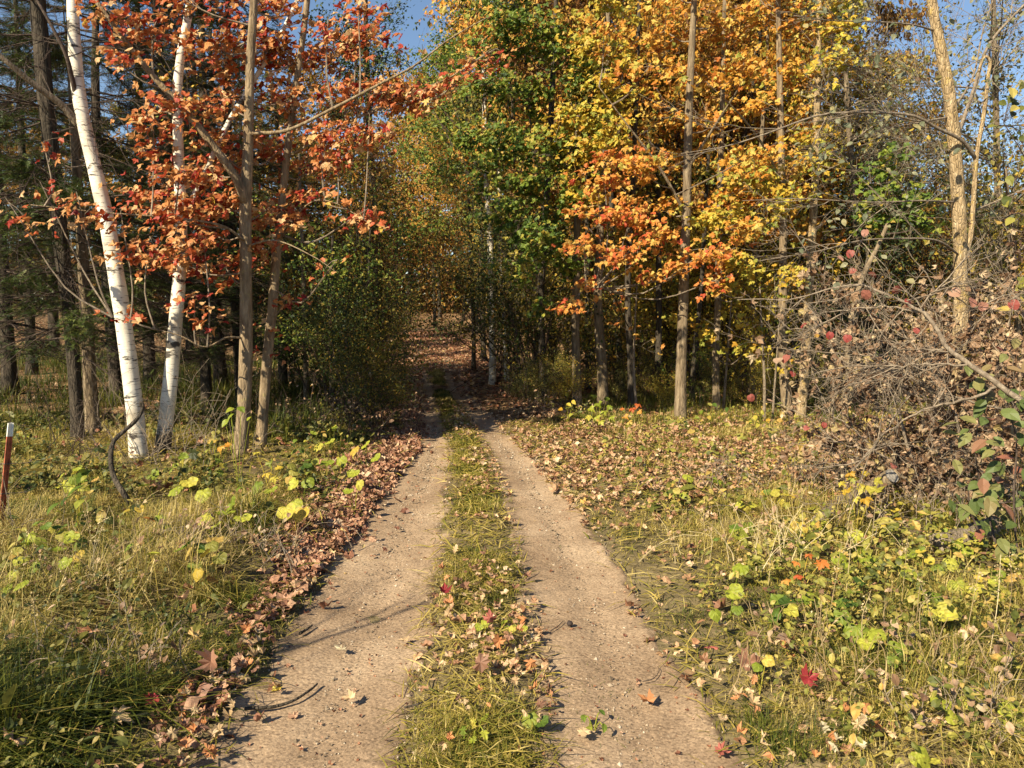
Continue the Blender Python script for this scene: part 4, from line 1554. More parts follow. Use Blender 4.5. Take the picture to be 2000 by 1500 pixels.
maple('red and orange maple with a straight grey trunk right of the birches',
      [(468, 905), (476, 800), (480, 700), (480, 600), (480, 500), (480, 400), (484, 300), (487, 200), (489, 110), (496, 0)], 8.45,
      [27, 27, 26, 24, 23, 22, 20, 17, 16, 15], 411,
      [(300, 60, 8, 99, 63, 126), (420, 90, 8.95, 90, 72, 156), (240, 130, 7.9, 63, 54, 53), (370, 210, 8, 81, 63, 126), (300, 270, 7.9, 63, 54, 89), (430, 290, 8.95, 72, 63, 126),
       (350, 340, 7.8, 72, 54, 114), (330, 420, 8, 72, 45, 132), (440, 400, 8.85, 72, 54, 138), (290, 490, 7.8, 72, 31, 89), (400, 490, 8, 72, 36, 108), (450, 210, 9.15, 63, 63, 83),
       (100, 400, 7.6, 70, 25, 28), (40, 430, 7.5, 60, 30, 24), (160, 420, 7.6, 60, 25, 26), (240, 440, 7.7, 60, 30, 39), (380, 600, 7.9, 55, 28, 44), (250, 620, 7.7, 60, 18, 15),
       (520, 100, 9.05, 81, 72, 126), (560, 30, 8.95, 81, 54, 89), (640, 60, 8.1, 63, 54, 53), (560, 200, 9.05, 81, 54, 120), (540, 300, 9.15, 72, 54, 108), (700, 30, 8, 60, 40, 43),
       (480, 480, 8.65, 63, 40, 53), (220, 40, 7.8, 60, 50, 43), (500, 0, 9.15, 126, 54, 120), (360, 0, 8.3, 108, 45, 96), (90, 300, 7.7, 60, 60, 11),
       (330, -120, 9.2, 162, 81, 240), (430, -200, 9, 135, 81, 190), (240, -40, 9.2, 108, 72, 139),
       (400, 440, 8.95, 81, 45, 107), (330, 500, 8.7, 81, 31, 81), (440, 520, 8.9, 63, 31, 69), (300, 400, 8.6, 81, 45, 95), (390, 330, 8.95, 90, 54, 119), (460, 100, 9.2, 99, 72, 126), (520, 410, 8.95, 63, 45, 75), (300, 200, 8.7, 81, 63, 81), (560, 130, 9.1, 81, 63, 88)],
      'leaf_red_maple', .077,
      top_extra=[P(500, -150, 8.5), P(505, -300, 8.5), P(510, -420, 8.5)],
      limbs=[([P(478, 395, 8.43), P(462, 350, 8.35), P(420, 290, 8.2), P(365, 220, 8.1), P(300, 150, 8.0), P(245, 80, 7.9), P(190, 5, 7.8), P(150, -60, 7.8)], .05, .018),
             ([P(487, 260, 8.43), P(560, 255, 8.3), P(650, 212, 8.1), P(740, 165, 7.9), P(810, 128, 7.8), P(880, 75, 7.7), P(950, 35, 7.6)], .022, .005),
             ([P(472, 660, 8.4), P(440, 660, 8.2), P(400, 678, 8.0), P(350, 655, 7.9), P(290, 640, 7.8), P(220, 620, 7.7)], .012, .003),
             ([P(478, 470, 8.4), P(430, 440, 8.2), P(330, 425, 7.9), P(200, 415, 7.7), P(60, 400, 7.5)], .016, .004),
             ([P(482, 480, 8.4), P(540, 470, 8.3), P(610, 500, 8.1), P(655, 530, 8.0)], .010, .003)])
maple('slender orange maple with pale trunk just right of the red maple',
      [(508, 880), (516, 780), (524, 680), (532, 600), (540, 500), (550, 400), (560, 310), (572, 210), (585, 120), (600, 0)], 9.1,
      [20, 20, 20, 19, 17, 15, 14, 13, 12, 11], 412,
      [(620, 110, 9.65, 70, 60, 124), (680, 180, 8.80, 80, 50, 143), (760, 200, 8.60, 70, 40, 170), (640, 260, 8.80, 80, 45, 143), (720, 260, 8.60, 60, 35, 78), (840, 190, 8.40, 60, 45, 113), (600, 330, 9.65, 70, 40, 104),
       (660, 330, 8.70, 60, 30, 55), (620, 385, 8.60, 60, 22, 43), (690, 425, 8.50, 60, 22, 60), (560, 440, 8.90, 60, 30, 43), (640, 530, 8.40, 28, 18, 8), (550, 590, 8.80, 45, 22, 22), (520, 640, 8.90, 26, 16, 9), (905, 150, 8.20, 50, 30, 36),
       (960, 100, 8.10, 50, 25, 30), (700, 90, 8.80, 70, 60, 156), (530, 700, 8.90, 20, 20, 6), (550, 400, 9.65, 60, 40, 85)],
      'leaf_red_maple', .075, top_extra=[P(612, -140, 9.1), P(620, -300, 9.1)],
      limbs=[([P(560, 310, 9.1), P(640, 260, 8.9), P(760, 200, 8.6), P(880, 150, 8.3), P(960, 95, 8.1)], .014, .004),
             ([P(545, 470, 9.1), P(600, 400, 8.9), P(650, 395, 8.7), P(720, 435, 8.5)], .010, .003)], n_obj=250)

# ---- gold and orange maples at the right
_gm, _gp = maple('gold maple with straight furrowed trunk with a knot hole at its foot',
      [(1328, 832), (1330, 740), (1333, 640), (1336, 540), (1340, 440), (1343, 330), (1345, 230), (1350, 120), (1356, 0)], 11.2,
      [24, 22, 20, 19, 17, 16, 15, 13, 11], 421,
      [(1300, 60, 11.5, 77, 51, 156), (1400, 50, 11.5, 77, 51, 170), (1260, 140, 10.4, 68, 51, 118), (1370, 150, 11.5, 77, 51, 170), (1450, 140, 9.8, 68, 51, 156), (1300, 230, 11.5, 68, 43, 122),
       (1400, 240, 11.5, 68, 43, 142), (1250, 330, 10.4, 60, 43, 94), (1340, 320, 11.5, 60, 43, 94), (1440, 320, 9.8, 60, 43, 113), (1180, 60, 10.6, 60, 51, 94), (1390, 400, 11.5, 60, 34, 85), (1300, 410, 11.5, 68, 34, 85),
       (1330, 0, 11.5, 137, 51, 180)],
      'leaf_gold', .080, top_extra=[P(1362, -150, 11.2), P(1368, -300, 11.2)],
      limbs=[([P(1340, 420, 11.2), P(1290, 330, 11.0), P(1230, 250, 10.8), P(1170, 170, 10.7)], .025, .006),
             ([P(1343, 330, 11.2), P(1400, 240, 10.7), P(1450, 160, 10.2), P(1480, 90, 9.9)], .025, .006)], bark='bark_grey')
def knot_hole():
    c = P(1324, 797, 11.2)
    i = int(np.argmin(np.abs(_gp[:, 2] - c[2])))
    ax = _gp[i]
    d = nrm(np.array([-.12, -1.0, 0]))
    c = ax + d * .083
    X = nrm(np.cross(d, [0, 0, 1.0]))
    for nm, mt, r0, r1, dep in (('knot_rim', 'bark_grey', .030, .044, .012), ('knot_hole', 'nut_dark', .0, .031, .006)):
        mb = MB()
        V, Q, T = [], [], []
        k = 14
        for rr_, dd in ((r0, dep * .2), ((r0 + r1) / 2, dep), (r1, -.012)):
            for j in range(k):
                a = j * 2 * math.pi / k
                V.append(c + d * dd + X * math.cos(a) * rr_ * .85 + np.array([0, 0, math.sin(a) * rr_]))
        for ring in range(2):
            for j in range(k):
                Q.append((ring * k + j, ring * k + (j + 1) % k, (ring + 1) * k + (j + 1) % k, (ring + 1) * k + j))
        mb.add(np.array(V), quad=Q)
        mb.obj(nm, mt, _gm, origin=_gm.location, smooth=True)


knot_hole()
maple('bright orange gold maple with slim mottled trunk second left of the leaning tan trunks',
      [(1540, 822), (1532, 740), (1528, 650), (1529, 560), (1530, 460), (1528, 360), (1525, 250), (1522, 120), (1520, 0)], 11.4,
      [19, 18, 17, 16, 14, 13, 12, 11, 9], 422,
      [(1500, 50, 11.6, 70, 52, 173), (1570, 60, 11.6, 61, 52, 147), (1540, 150, 11.6, 61, 44, 136), (1480, 210, 11.6, 61, 44, 136), (1570, 230, 11.6, 52, 44, 94), (1520, 310, 11.6, 70, 35, 125), (1480, 390, 11.6, 70, 39, 136),
       (1560, 380, 11.6, 52, 35, 99), (1500, 450, 11.6, 70, 30, 110), (1570, 450, 11.6, 61, 28, 84), (1440, 460, 9.2, 61, 30, 79), (1600, 470, 11.6, 50, 25, 37), (1560, 550, 11.6, 35, 16, 36), (1510, 0, 11.6, 114, 52, 158)],
      'leaf_gold', .080, top_extra=[P(1518, -150, 11.4), P(1516, -280, 11.4)],
      limbs=[([P(1528, 370, 11.4), P(1500, 300, 11.0), P(1450, 230, 10.6), P(1380, 160, 10.2)], .024, .006)])
maple('orange maple with dark trunk whose low sprig hangs over the verge',
      [(1232, 800), (1232, 720), (1228, 640), (1226, 560), (1230, 460), (1236, 360), (1240, 260), (1245, 120)], 12.6,
      [13, 13, 12, 12, 11, 10, 9, 8], 423,
      [(1170, 400, 11.2, 70, 40, 154), (1230, 430, 11, 70, 40, 168), (1140, 480, 11, 60, 30, 91), (1220, 500, 10.8, 60, 30, 105), (1280, 470, 10.8, 60, 40, 125), (1350, 510, 10.6, 50, 35, 84), (1180, 340, 11.2, 60, 40, 112),
       (1115, 600, 10.4, 42, 16, 42), (1145, 560, 10.8, 30, 24, 36), (1290, 540, 11, 50, 25, 49), (1240, 330, 11.4, 60, 40, 84), (1400, 500, 10.4, 50, 35, 77), (1390, 550, 10.4, 40, 25, 42)],
      'leaf_orange', .082, top_extra=[P(1250, -50, 12.6)],
      limbs=[([P(1228, 640, 12.6), P(1190, 570, 11.6), P(1140, 570, 10.9), P(1105, 600, 10.4)], .010, .003)], bark='bark_dark')
maple('yellow maple with slim shaded trunk between the knot hole trunk and the mottled trunk',
      [(1400, 800), (1398, 700), (1402, 600), (1404, 500), (1406, 400), (1408, 300), (1412, 150)], 12.4,
      [15, 14, 13, 13, 12, 11, 9], 424,
      [(1460, 350, 11, 70, 40, 160), (1530, 400, 10.6, 60, 35, 120), (1430, 430, 11, 70, 40, 160), (1370, 440, 11.2, 60, 40, 128), (1450, 520, 10.6, 60, 28, 96), (1520, 540, 10.6, 50, 22, 56), (1420, 560, 10.8, 40, 22, 40),
       (1380, 650, 11.6, 50, 20, 40), (1460, 680, 11.4, 50, 25, 48), (1330, 620, 11.8, 50, 25, 40), (1600, 340, 10.8, 60, 40, 104), (1590, 280, 10.8, 50, 40, 80)],
      'leaf_yellow', .080, top_extra=[P(1415, 0, 12.4)], bark='bark_grey', n_obj=200)
maple('green maple with golden edge leaves arching over the right side of the lane',
      [(1062, 790), (1060, 700), (1056, 600), (1062, 480), (1068, 380), (1074, 280), (1080, 150), (1085, 20)], 13.8,
      [14, 14, 13, 13, 12, 12, 10, 8], 425,
      [(1000, 60, 12.6, 90, 60, 315), (1080, 90, 12.8, 80, 60, 285), (940, 100, 12.6, 60, 50, 150), (960, 180, 12.4, 70, 50, 210), (1050, 190, 12.6, 80, 50, 255), (920, 270, 12.2, 60, 40, 180), (1000, 280, 12, 80, 45, 270),
       (1080, 300, 12.4, 70, 45, 210), (950, 350, 12, 60, 40, 165), (1030, 370, 12, 70, 40, 225), (1100, 400, 12.2, 60, 40, 165), (980, 430, 11.8, 60, 40, 165), (1050, 460, 11.6, 70, 40, 240), (1010, 520, 11.6, 60, 35, 165), (1090, 520, 11.8, 50, 35, 120),
       (1130, 160, 12.6, 60, 60, 180), (1000, 0, 12.6, 120, 50, 225), (1060, 590, 12, 40, 30, 60)],
      'leaf_green', .083, top_extra=[P(1088, -150, 13.8), P(1090, -260, 13.8)], bark='bark_dark')
maple('mottled gold and olive maple rising behind the green maple',
      [(1178, 795), (1176, 720), (1170, 640), (1168, 560), (1172, 460), (1178, 360), (1182, 250), (1186, 100)], 13.0,
      [21, 20, 18, 17, 15, 14, 12, 10], 426,
      [(1130, 220, 12.0, 70, 50, 260), (1190, 180, 12.0, 70, 50, 260), (1210, 260, 11.8, 60, 50, 220), (1150, 300, 11.8, 60, 40, 200), (1100, 250, 12, 50, 40, 130), (1200, 100, 12.0, 70, 60, 250), (1140, 110, 12.2, 60, 60, 200), (1130, 380, 12, 50, 40, 140), (1180, 10, 12, 100, 50, 220)],
      'leaf_yellow', .080, top_extra=[P(1190, -60, 13), P(1192, -200, 13)], bark='bark_grey', n_obj=150)

# ---- plain trunks of the right hand woods, each with its own crown high up
for lab, pix, Z, ws, seed, mt, bk, cl in (
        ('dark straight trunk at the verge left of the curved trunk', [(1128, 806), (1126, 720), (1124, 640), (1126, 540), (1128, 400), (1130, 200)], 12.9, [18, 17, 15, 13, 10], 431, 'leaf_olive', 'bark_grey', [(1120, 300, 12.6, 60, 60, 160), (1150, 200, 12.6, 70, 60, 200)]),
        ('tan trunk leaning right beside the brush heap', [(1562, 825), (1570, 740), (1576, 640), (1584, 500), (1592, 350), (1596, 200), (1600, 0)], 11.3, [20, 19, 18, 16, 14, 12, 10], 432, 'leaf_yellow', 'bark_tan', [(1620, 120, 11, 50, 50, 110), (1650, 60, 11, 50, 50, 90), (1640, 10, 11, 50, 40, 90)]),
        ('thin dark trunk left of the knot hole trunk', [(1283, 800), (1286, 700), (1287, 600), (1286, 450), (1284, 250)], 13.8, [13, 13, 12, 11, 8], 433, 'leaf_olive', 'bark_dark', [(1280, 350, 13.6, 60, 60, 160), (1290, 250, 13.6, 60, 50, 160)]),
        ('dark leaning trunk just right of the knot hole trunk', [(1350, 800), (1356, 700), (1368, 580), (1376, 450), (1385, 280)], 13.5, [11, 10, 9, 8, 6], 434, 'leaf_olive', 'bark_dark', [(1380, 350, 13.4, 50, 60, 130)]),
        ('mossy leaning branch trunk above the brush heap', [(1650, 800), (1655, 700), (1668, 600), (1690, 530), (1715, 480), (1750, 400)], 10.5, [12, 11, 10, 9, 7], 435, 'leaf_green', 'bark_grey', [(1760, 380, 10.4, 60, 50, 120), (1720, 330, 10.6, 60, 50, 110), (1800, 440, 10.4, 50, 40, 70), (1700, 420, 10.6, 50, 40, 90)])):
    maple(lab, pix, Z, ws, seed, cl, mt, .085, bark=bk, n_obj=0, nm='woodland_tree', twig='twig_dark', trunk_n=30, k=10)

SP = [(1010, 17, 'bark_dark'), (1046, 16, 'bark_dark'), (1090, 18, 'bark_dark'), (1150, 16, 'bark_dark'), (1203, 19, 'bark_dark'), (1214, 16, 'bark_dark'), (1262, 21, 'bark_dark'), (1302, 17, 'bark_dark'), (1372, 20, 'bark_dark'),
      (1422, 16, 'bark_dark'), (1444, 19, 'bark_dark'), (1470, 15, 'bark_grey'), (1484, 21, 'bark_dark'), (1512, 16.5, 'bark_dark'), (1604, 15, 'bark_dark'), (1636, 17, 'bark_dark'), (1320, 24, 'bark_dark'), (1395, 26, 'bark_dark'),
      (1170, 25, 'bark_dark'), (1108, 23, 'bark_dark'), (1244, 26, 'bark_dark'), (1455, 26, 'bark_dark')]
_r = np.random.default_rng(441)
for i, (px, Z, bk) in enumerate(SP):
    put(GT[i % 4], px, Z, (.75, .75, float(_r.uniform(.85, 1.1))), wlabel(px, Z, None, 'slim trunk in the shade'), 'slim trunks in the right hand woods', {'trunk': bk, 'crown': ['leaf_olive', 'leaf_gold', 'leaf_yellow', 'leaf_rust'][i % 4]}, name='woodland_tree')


# ---- thin pale saplings
def sapling(label, pix, Z, wpx, seed, group=None, mat='leaf_yellow', nl=30, bark='wood_grey'):
    rng = np.random.default_rng(seed)
    pts, rad = trunk_px(pix, Z, [wpx, wpx * .4])
    b = pts[0].copy()
    b[2] = float(H(b[0], b[1]))
    pts[0][2] = b[2] - .05
    root = thing('sapling', label, 'sapling', b, group)
    _, pth, _ = add_trunk(root, pts, rad, bark, n=18, k=6, flare=.2)
    mb, tips = MB(), []
    for i in range(5):
        bare(mb, rng, pth[rng.integers(7, 17)], nrm(rng.normal(0, .7, 3) + [0, 0, .5]), .5, .004, 1, nch=3, tips=tips)
    mb.obj('twigs', bark, root)
    q = np.concatenate(tips)
    q = q[rng.integers(0, len(q), nl)] + rng.normal(0, .05, (nl, 3))
    emit_leaves(root, [q], rng, T_MAPLE, T_MAPLE_LO, mat, .085, 'maple', n_obj=nl)
    return root


sapling('thin pale sapling with orange leaves left of the knot hole trunk', [(1244, 805), (1238, 720), (1240, 640), (1244, 560)], 12.0, 6, 451, mat='leaf_orange', nl=26)
sapling('thin pale leaning stem right of the knot hole trunk', [(1412, 802), (1418, 730), (1424, 650), (1428, 590)], 12.2, 6, 452, nl=30)
sapling('thin pale stem left of the mottled trunk', [(1493, 826), (1493, 740), (1488, 650), (1484, 560)], 11.2, 7, 453, nl=34)
sapling('crooked thin stem just left of the mottled trunk', [(1508, 826), (1514, 740), (1520, 660), (1522, 600)], 11.0, 5, 454, nl=18)
sapling('thin pale stem under the tan leaning trunk', [(1626, 810), (1630, 720), (1634, 640)], 10.6, 7, 455, nl=16, mat='leaf_dry')
sapling('slender pale trunked sapling right of the slender orange maple', [(598, 790), (597, 700), (594, 580), (590, 470), (586, 380), (584, 300)], 12.6, 11, 456, nl=60, mat='leaf_olive')
sapling('short bare sapling trunk in the clearing behind the orange maple', [(546, 742), (546, 700), (547, 640), (548, 560)], 17.0, 8, 457, nl=20, mat='leaf_rust')
sapling('dark double stemmed sapling in the shrubs left of the lane', [(650, 800), (648, 700), (646, 600), (650, 460)], 12.0, 13, 458, nl=50, mat='leaf_olive', bark='bark_dark')
sapling('thin stem rising through the shrubs nearest the left wheel track', [(700, 790), (706, 700), (718, 600), (722, 470), (730, 380)], 12.4, 8, 459, nl=60, mat='leaf_olive', bark='bark_dark')


# ---- arching dark tree and pale birches over the lane
def arch_tree():
    rng = np.random.default_rng(461)
    pts = [GH(938, 668) - [0, 0, .05]]
    Z = pts[0][1]
    pts += [P(930, 620, Z), P(915, 580, Z - .5), P(895, 550, Z - 1), P(870, 530, Z - 1.5), P(840, 515, Z - 2)]
    root = thing('arching_tree', 'dark tree bent in an arch over the far end of the lane', 'tree', pts[0])
    _, pth, _ = add_trunk(root, pts, [.16, .14, .12, .09, .06, .03], 'bark_dark', n=24, k=9)
    mb, out = MB(), []
    for i, (px, py) in enumerate(((860, 500), (900, 520), (830, 480), (880, 460), (920, 480), (850, 440), (800, 500))):
        clump(mb, out, rng, pth[8 + 2 * i], P(px, py, Z - 1.5), (1.2, 1.2, .8), 18, 420, .02, spray=.2)
    mb.obj('branches', 'twig_dark', root)
    q = np.concatenate(out)
    Nn, T = leaf_dirs(rng, len(q))
    fm = MB()
    place(fm, T_RH, q, Nn, T, .14 * np.exp(rng.normal(0, .2, len(q))), rng.random(len(q)), rng)
    fm.obj('foliage', 'leaf_gold', root)['kind'] = 'stuff'


arch_tree()
maple('golden leaved tree whose low boughs hang over the middle of the lane',
      [(925, 735), (925, 640), (922, 540), (918, 440), (914, 340), (912, 200)], 22.0, [8, 8, 7, 6, 4], 462,
      [(870, 470, 21, 50, 26, 240), (900, 430, 21, 50, 26, 240), (835, 505, 21, 40, 22, 170), (885, 535, 21, 36, 18, 120), (850, 420, 21, 50, 30, 240), (930, 390, 21, 50, 30, 240), (810, 450, 21, 40, 26, 150), (880, 360, 21, 60, 30, 240)],
      'leaf_gold', .085, bark='bark_dark', n_obj=0, nm='woodland_tree', twig='twig_dark', tm_lo=T_RH, top_extra=[P(910, 60, 22)], trunk_n=26, k=8)


def far_birch(label, pix, Z, ws, seed):
    rng = np.random.default_rng(seed)
    pts, rad = trunk_px(pix, Z, ws)
    b = pts[0].copy()
    b[2] = float(H(b[0], b[1]))
    pts[0][2] = b[2] - .1
    root = thing('birch_tree', label, 'tree', b)
    _, pth, _ = add_trunk(root, pts, rad, 'bark_birch', n=30, k=10, seed=seed)
    mb, out = MB(), []
    for i in range(7):
        clump(mb, out, rng, pth[18 + i], pth[22 + i % 7] + rng.normal(0, .8, 3), (.8, .8, .6), 12, 160, .02, spray=.15)
    mb.obj('branches', 'twig_dark', root)
    q = np.concatenate(out)
    Nn, T = leaf_dirs(rng, len(q))
    fm = MB()
    place(fm, T_RH, q, Nn, T, np.full(len(q), .08), rng.random(len(q)), rng)
    fm.obj('foliage', 'leaf_green', root)['kind'] = 'stuff'


far_birch('pale birch trunk rising behind the shrubs right of the lane', [(962, 745), (962, 640), (960, 540), (956, 440), (950, 340), (946, 200), (944, 60)], 17.5, [13, 13, 12, 11, 9, 7], 471)
far_birch('thinner pale birch trunk just right of its pale twin by the lane', [(990, 740), (986, 640), (980, 540), (978, 470), (975, 360), (972, 240)], 18.0, [9, 9, 8, 7, 5], 472)


# ---- the two spruces beside the birches
def spruce_px(label, pix, Z, ws, seed, greens, deads):
    rng = np.random.default_rng(seed)
    pts, rad = trunk_px(pix, Z, ws)
    b = pts[0].copy()
    b[2] = float(H(b[0], b[1]))
    pts[0][2] = b[2] - .1
    root = thing('spruce_tree', label, 'tree', b)
    _, pth, _ = add_trunk(root, np.concatenate([pts, [P(pix[-1][0] - 10, -400, Z)]]), np.concatenate([rad, [.03]]), 'bark_dark' if seed != 482 else 'bark_grey', n=40, k=14, seed=seed)
    mb = MB()
    for (px, py, L, nn) in deads:
        for _ in range(nn):
            A, _i = near_on(pth, P(px, py, Z)[2] + rng.normal(0, .25))
            an = rng.uniform(0, 6.28)
            d = nrm(np.array([math.cos(an), math.sin(an) * .8, rng.normal(-.15, .15)]))
            bare(mb, rng, A, d, L * rng.uniform(.6, 1.1), .012, 2, nch=6, spread=.5, wig=.10, droop=.15)
    mb.obj('dead_limbs', 'twig_dark', root)
    mb = MB()
    pos, Nn, T, ss = [], [], [], []
    for (px, py, dZ, rx, rz, nb) in greens:
        c = P(px, py, Z + dZ)
        A, _i = near_on(pth, c[2] + .25)
        m = Z / F
        main = smooth_path([A, (A + c) / 2 + [0, 0, .08], c], 8)
        tube(mb, main, np.linspace(.016, .005, 8), k=4, cap=False)
        for q in range(nb):
            tg = c + ball(rng, 1)[0] * np.array([rx * m, rx * m, rz * m])
            st = main[rng.integers(3, 8)]
            tube(mb, np.array([st, (st + tg) / 2 + rng.normal(0, .03, 3), tg]), [.004, .003, .0015], k=3, cap=False)
            l = np.linalg.norm(tg - st)
            dd = (tg - st) / max(l, .01)
            for v in np.arange(.25, 1.05, .10 / max(l, .15)):
                for _ in range(2):
                    pos.append(st + (tg - st) * v + rng.normal(0, .035, 3))
                    Nn.append(np.array([0, 0, 1]) + rng.normal(0, .35, 3))
                    T.append(dd + rng.normal(0, .5, 3) + [0, 0, -.15])
                    ss.append(rng.uniform(.08, .15))
    mb.obj('limbs', 'twig_dark', root)
    fm = MB()
    pos = np.array(pos)
    place(fm, T_NEEDLE, pos, np.array(Nn), np.array(T), np.array(ss), rng.random(len(pos)), rng)
    fm.obj('needles', 'needles', root)['kind'] = 'stuff'
    # high crown
    return root


spruce_px('dark spruce trunk with bare grey dead limbs at the far left',
          [(153, 872), (147, 760), (138, 640), (120, 480), (104, 330), (90, 200), (80, 80), (74, 0)], 9.6, [24, 23, 24, 27, 28, 28, 28, 28], 481,
          [(60, -60, 0, 150, 60, 60), (-40, -160, .2, 150, 70, 60), (120, -200, 0, 150, 70, 60), (60, -330, 0, 150, 70, 60), (200, -100, .4, 110, 60, 40), (40, 340, -.5, 90, 30, 60), (120, 380, -.9, 80, 35, 60), (70, 440, .4, 100, 50, 60), (30, 500, .3, 100, 50, 60), (110, 560, .5, 100, 50, 60), (90, 250, .6, 100, 60, 60), (20, 90, .5, 100, 60, 50), (130, 130, .8, 90, 60, 50), (60, 690, .8, 90, 30, 30), (30, 560, -.6, 80, 30, 30), (70, 610, -.4, 60, 22, 20), (150, 640, -.9, 60, 30, 30), (-20, 260, -.5, 80, 40, 24), (10, 440, -.8, 60, 30, 18), (100, 480, -.5, 50, 25, 14), (30, 150, .3, 90, 50, 20)],
          [(110, 500, 1.7, 10), (100, 350, 1.9, 9), (85, 180, 2.0, 9), (140, 640, 1.4, 7), (76, 40, 2.0, 8)])
spruce_px('spruce trunk pressed close against the right of the far left spruce',
          [(184, 862), (176, 760), (170, 640), (160, 480), (150, 330), (142, 180), (136, 0)], 9.9, [26, 25, 23, 20, 17, 15, 13], 482,
          [(230, -40, .3, 130, 60, 50), (110, -150, 1.0, 140, 70, 50), (180, -290, .5, 140, 70, 60), (240, 80, 1.0, 90, 60, 40), (210, 590, -.6, 70, 26, 30), (260, 560, -.3, 60, 26, 26), (250, 420, .5, 80, 50, 60), (290, 640, .3, 80, 30, 50), (210, 480, .8, 90, 50, 60), (290, 560, .9, 90, 50, 60), (400, 640, 1.2, 90, 40, 50), (400, 480, 1.4, 90, 50, 50), (330, 250, 1.2, 90, 60, 60), (430, 350, 1.5, 90, 60, 50), (300, 120, 1.2, 90, 60, 50), (170, 660, -.7, 50, 28, 24), (300, 500, .6, 60, 34, 26), (220, 300, .6, 60, 50, 30), (300, 370, .8, 50, 40, 24), (420, 560, 1.0, 60, 30, 24), (260, 180, .8, 60, 50, 26)],
          [(165, 560, 1.6, 8), (155, 400, 1.6, 8), (145, 240, 1.7, 7), (138, 80, 1.8, 6)])


# ---- dark grey-green dense tree behind the red maple
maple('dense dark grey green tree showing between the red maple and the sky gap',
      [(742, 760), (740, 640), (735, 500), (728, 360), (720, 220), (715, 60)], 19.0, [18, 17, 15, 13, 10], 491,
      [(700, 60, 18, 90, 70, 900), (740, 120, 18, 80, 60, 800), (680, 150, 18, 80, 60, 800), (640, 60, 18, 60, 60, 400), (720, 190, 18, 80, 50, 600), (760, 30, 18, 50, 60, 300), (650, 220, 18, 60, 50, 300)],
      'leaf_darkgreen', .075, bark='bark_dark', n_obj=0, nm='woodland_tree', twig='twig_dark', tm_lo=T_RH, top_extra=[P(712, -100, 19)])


# ================================================================== RIGHT EDGE
def right_tree():
    rng = np.random.default_rng(501)
    Z = 7.4
    pix = [(1872, 935), (1872, 830), (1874, 700), (1876, 600), (1876, 500), (1872, 400), (1866, 300), (1856, 200), (1842, 120), (1828, 50), (1818, -10)]
    pts, rad = trunk_px(pix, Z, [31, 27, 26, 26, 25, 24, 23, 21, 19, 18, 17])
    b = pts[0].copy()
    b[2] = float(H(b[0], b[1]))
    pts[0][2] = b[2] - .08
    root = thing('tan_barked_tree', 'tall tan barked tree with flaky yellowish trunk at the right', 'tree', b)
    _, pth, _ = add_trunk(root, np.concatenate([pts, [P(1800, -160, Z), P(1780, -330, Z)]]), np.concatenate([rad, [.035, .015]]), 'bark_tan', n=70, k=20, lump=.10, seed=7, flare=.3)
    LB = [([P(1884, 500, Z), P(1896, 460, Z), P(1902, 380, Z), P(1908, 300, Z), P(1922, 220, Z + .05), P(1930, 150, Z + .1), P(1934, 118, Z + .1), P(1922, 112, Z + .1), P(1912, 140, Z + .1)], .026, .012, 'limb'),
          ([P(1905, 310, Z), P(1880, 275, Z - .1), P(1830, 250, Z - .2), P(1780, 225, Z - .3), P(1690, 220, Z - .4), P(1600, 225, Z - .5), P(1500, 260, Z - .6), P(1420, 285, Z - .6), P(1330, 300, Z - .7)], .018, .003, 'limb'),
          ([P(1850, 230, Z), P(1790, 236, Z - .2), P(1700, 214, Z - .4), P(1620, 228, Z - .5)], .012, .003, 'limb'),
          ([P(1868, 395, Z), P(1800, 392, Z - .3), P(1700, 395, Z - .5), P(1560, 388, Z - .6), P(1450, 392, Z - .6)], .010, .002, 'limb'),
          ([P(1826, 60, Z), P(1780, 48, Z - .2), P(1700, 42, Z - .4), P(1620, 40, Z - .5), P(1550, 30, Z - .5)], .010, .003, 'limb'),
          ([P(1862, 290, Z), P(1900, 180, Z + .2), P(1930, 90, Z + .2), P(1990, 20, Z + .2), P(2050, -40, Z + .2)], .02, .008, 'limb'),
          ([P(1858, 220, Z), P(1900, 150, Z + .4), P(1920, 60, Z + .6), P(1950, -30, Z + .6)], .012, .005, 'limb'),
          ([P(1876, 500, Z), P(1830, 470, Z - .3), P(1760, 466, Z - .5), P(1680, 470, Z - .7), P(1600, 490, Z - .8), P(1480, 510, Z - .9)], .012, .002, 'limb'),
          ([P(1880, 420, Z), P(1930, 400, Z + .2), P(2000, 370, Z + .2), P(2060, 350, Z + .2)], .01, .004, 'limb')]
    tips = []
    for path, r0, r1, nm in LB:
        mb, tw = MB(), MB()
        pp = smooth_path(path, 26)
        tube(mb, pp, np.linspace(r0, r1, 26), k=7)
        lo_ = mb.obj(nm, 'bark_tan' if r0 > .024 else 'twig_grey', root, smooth=True)
        for q in range(7):
            i = rng.integers(6, 25)
            d = nrm(pp[min(i + 1, 25)] - pp[i - 1])
            bare(tw, rng, pp[i], nrm(d + rng.normal(0, .45, 3)), rng.uniform(.35, .9), .005, 2, nch=4, spread=.45, wig=.12, tips=tips, minr=.0013)
        tw.obj('twigs', 'twig_grey', lo_, origin=list(root['_o']))
    q = np.concatenate(tips)
    px, py, f = project(q)
    q = q[(px > 1560)]
    q = q[rng.integers(0, len(q), 520)] + rng.normal(0, .06, (520, 3))
    emit_leaves(root, [q], rng, T_OVAL, T_OVAL, 'leaf_pale', .055, 'oval', n_obj=120)


right_tree()


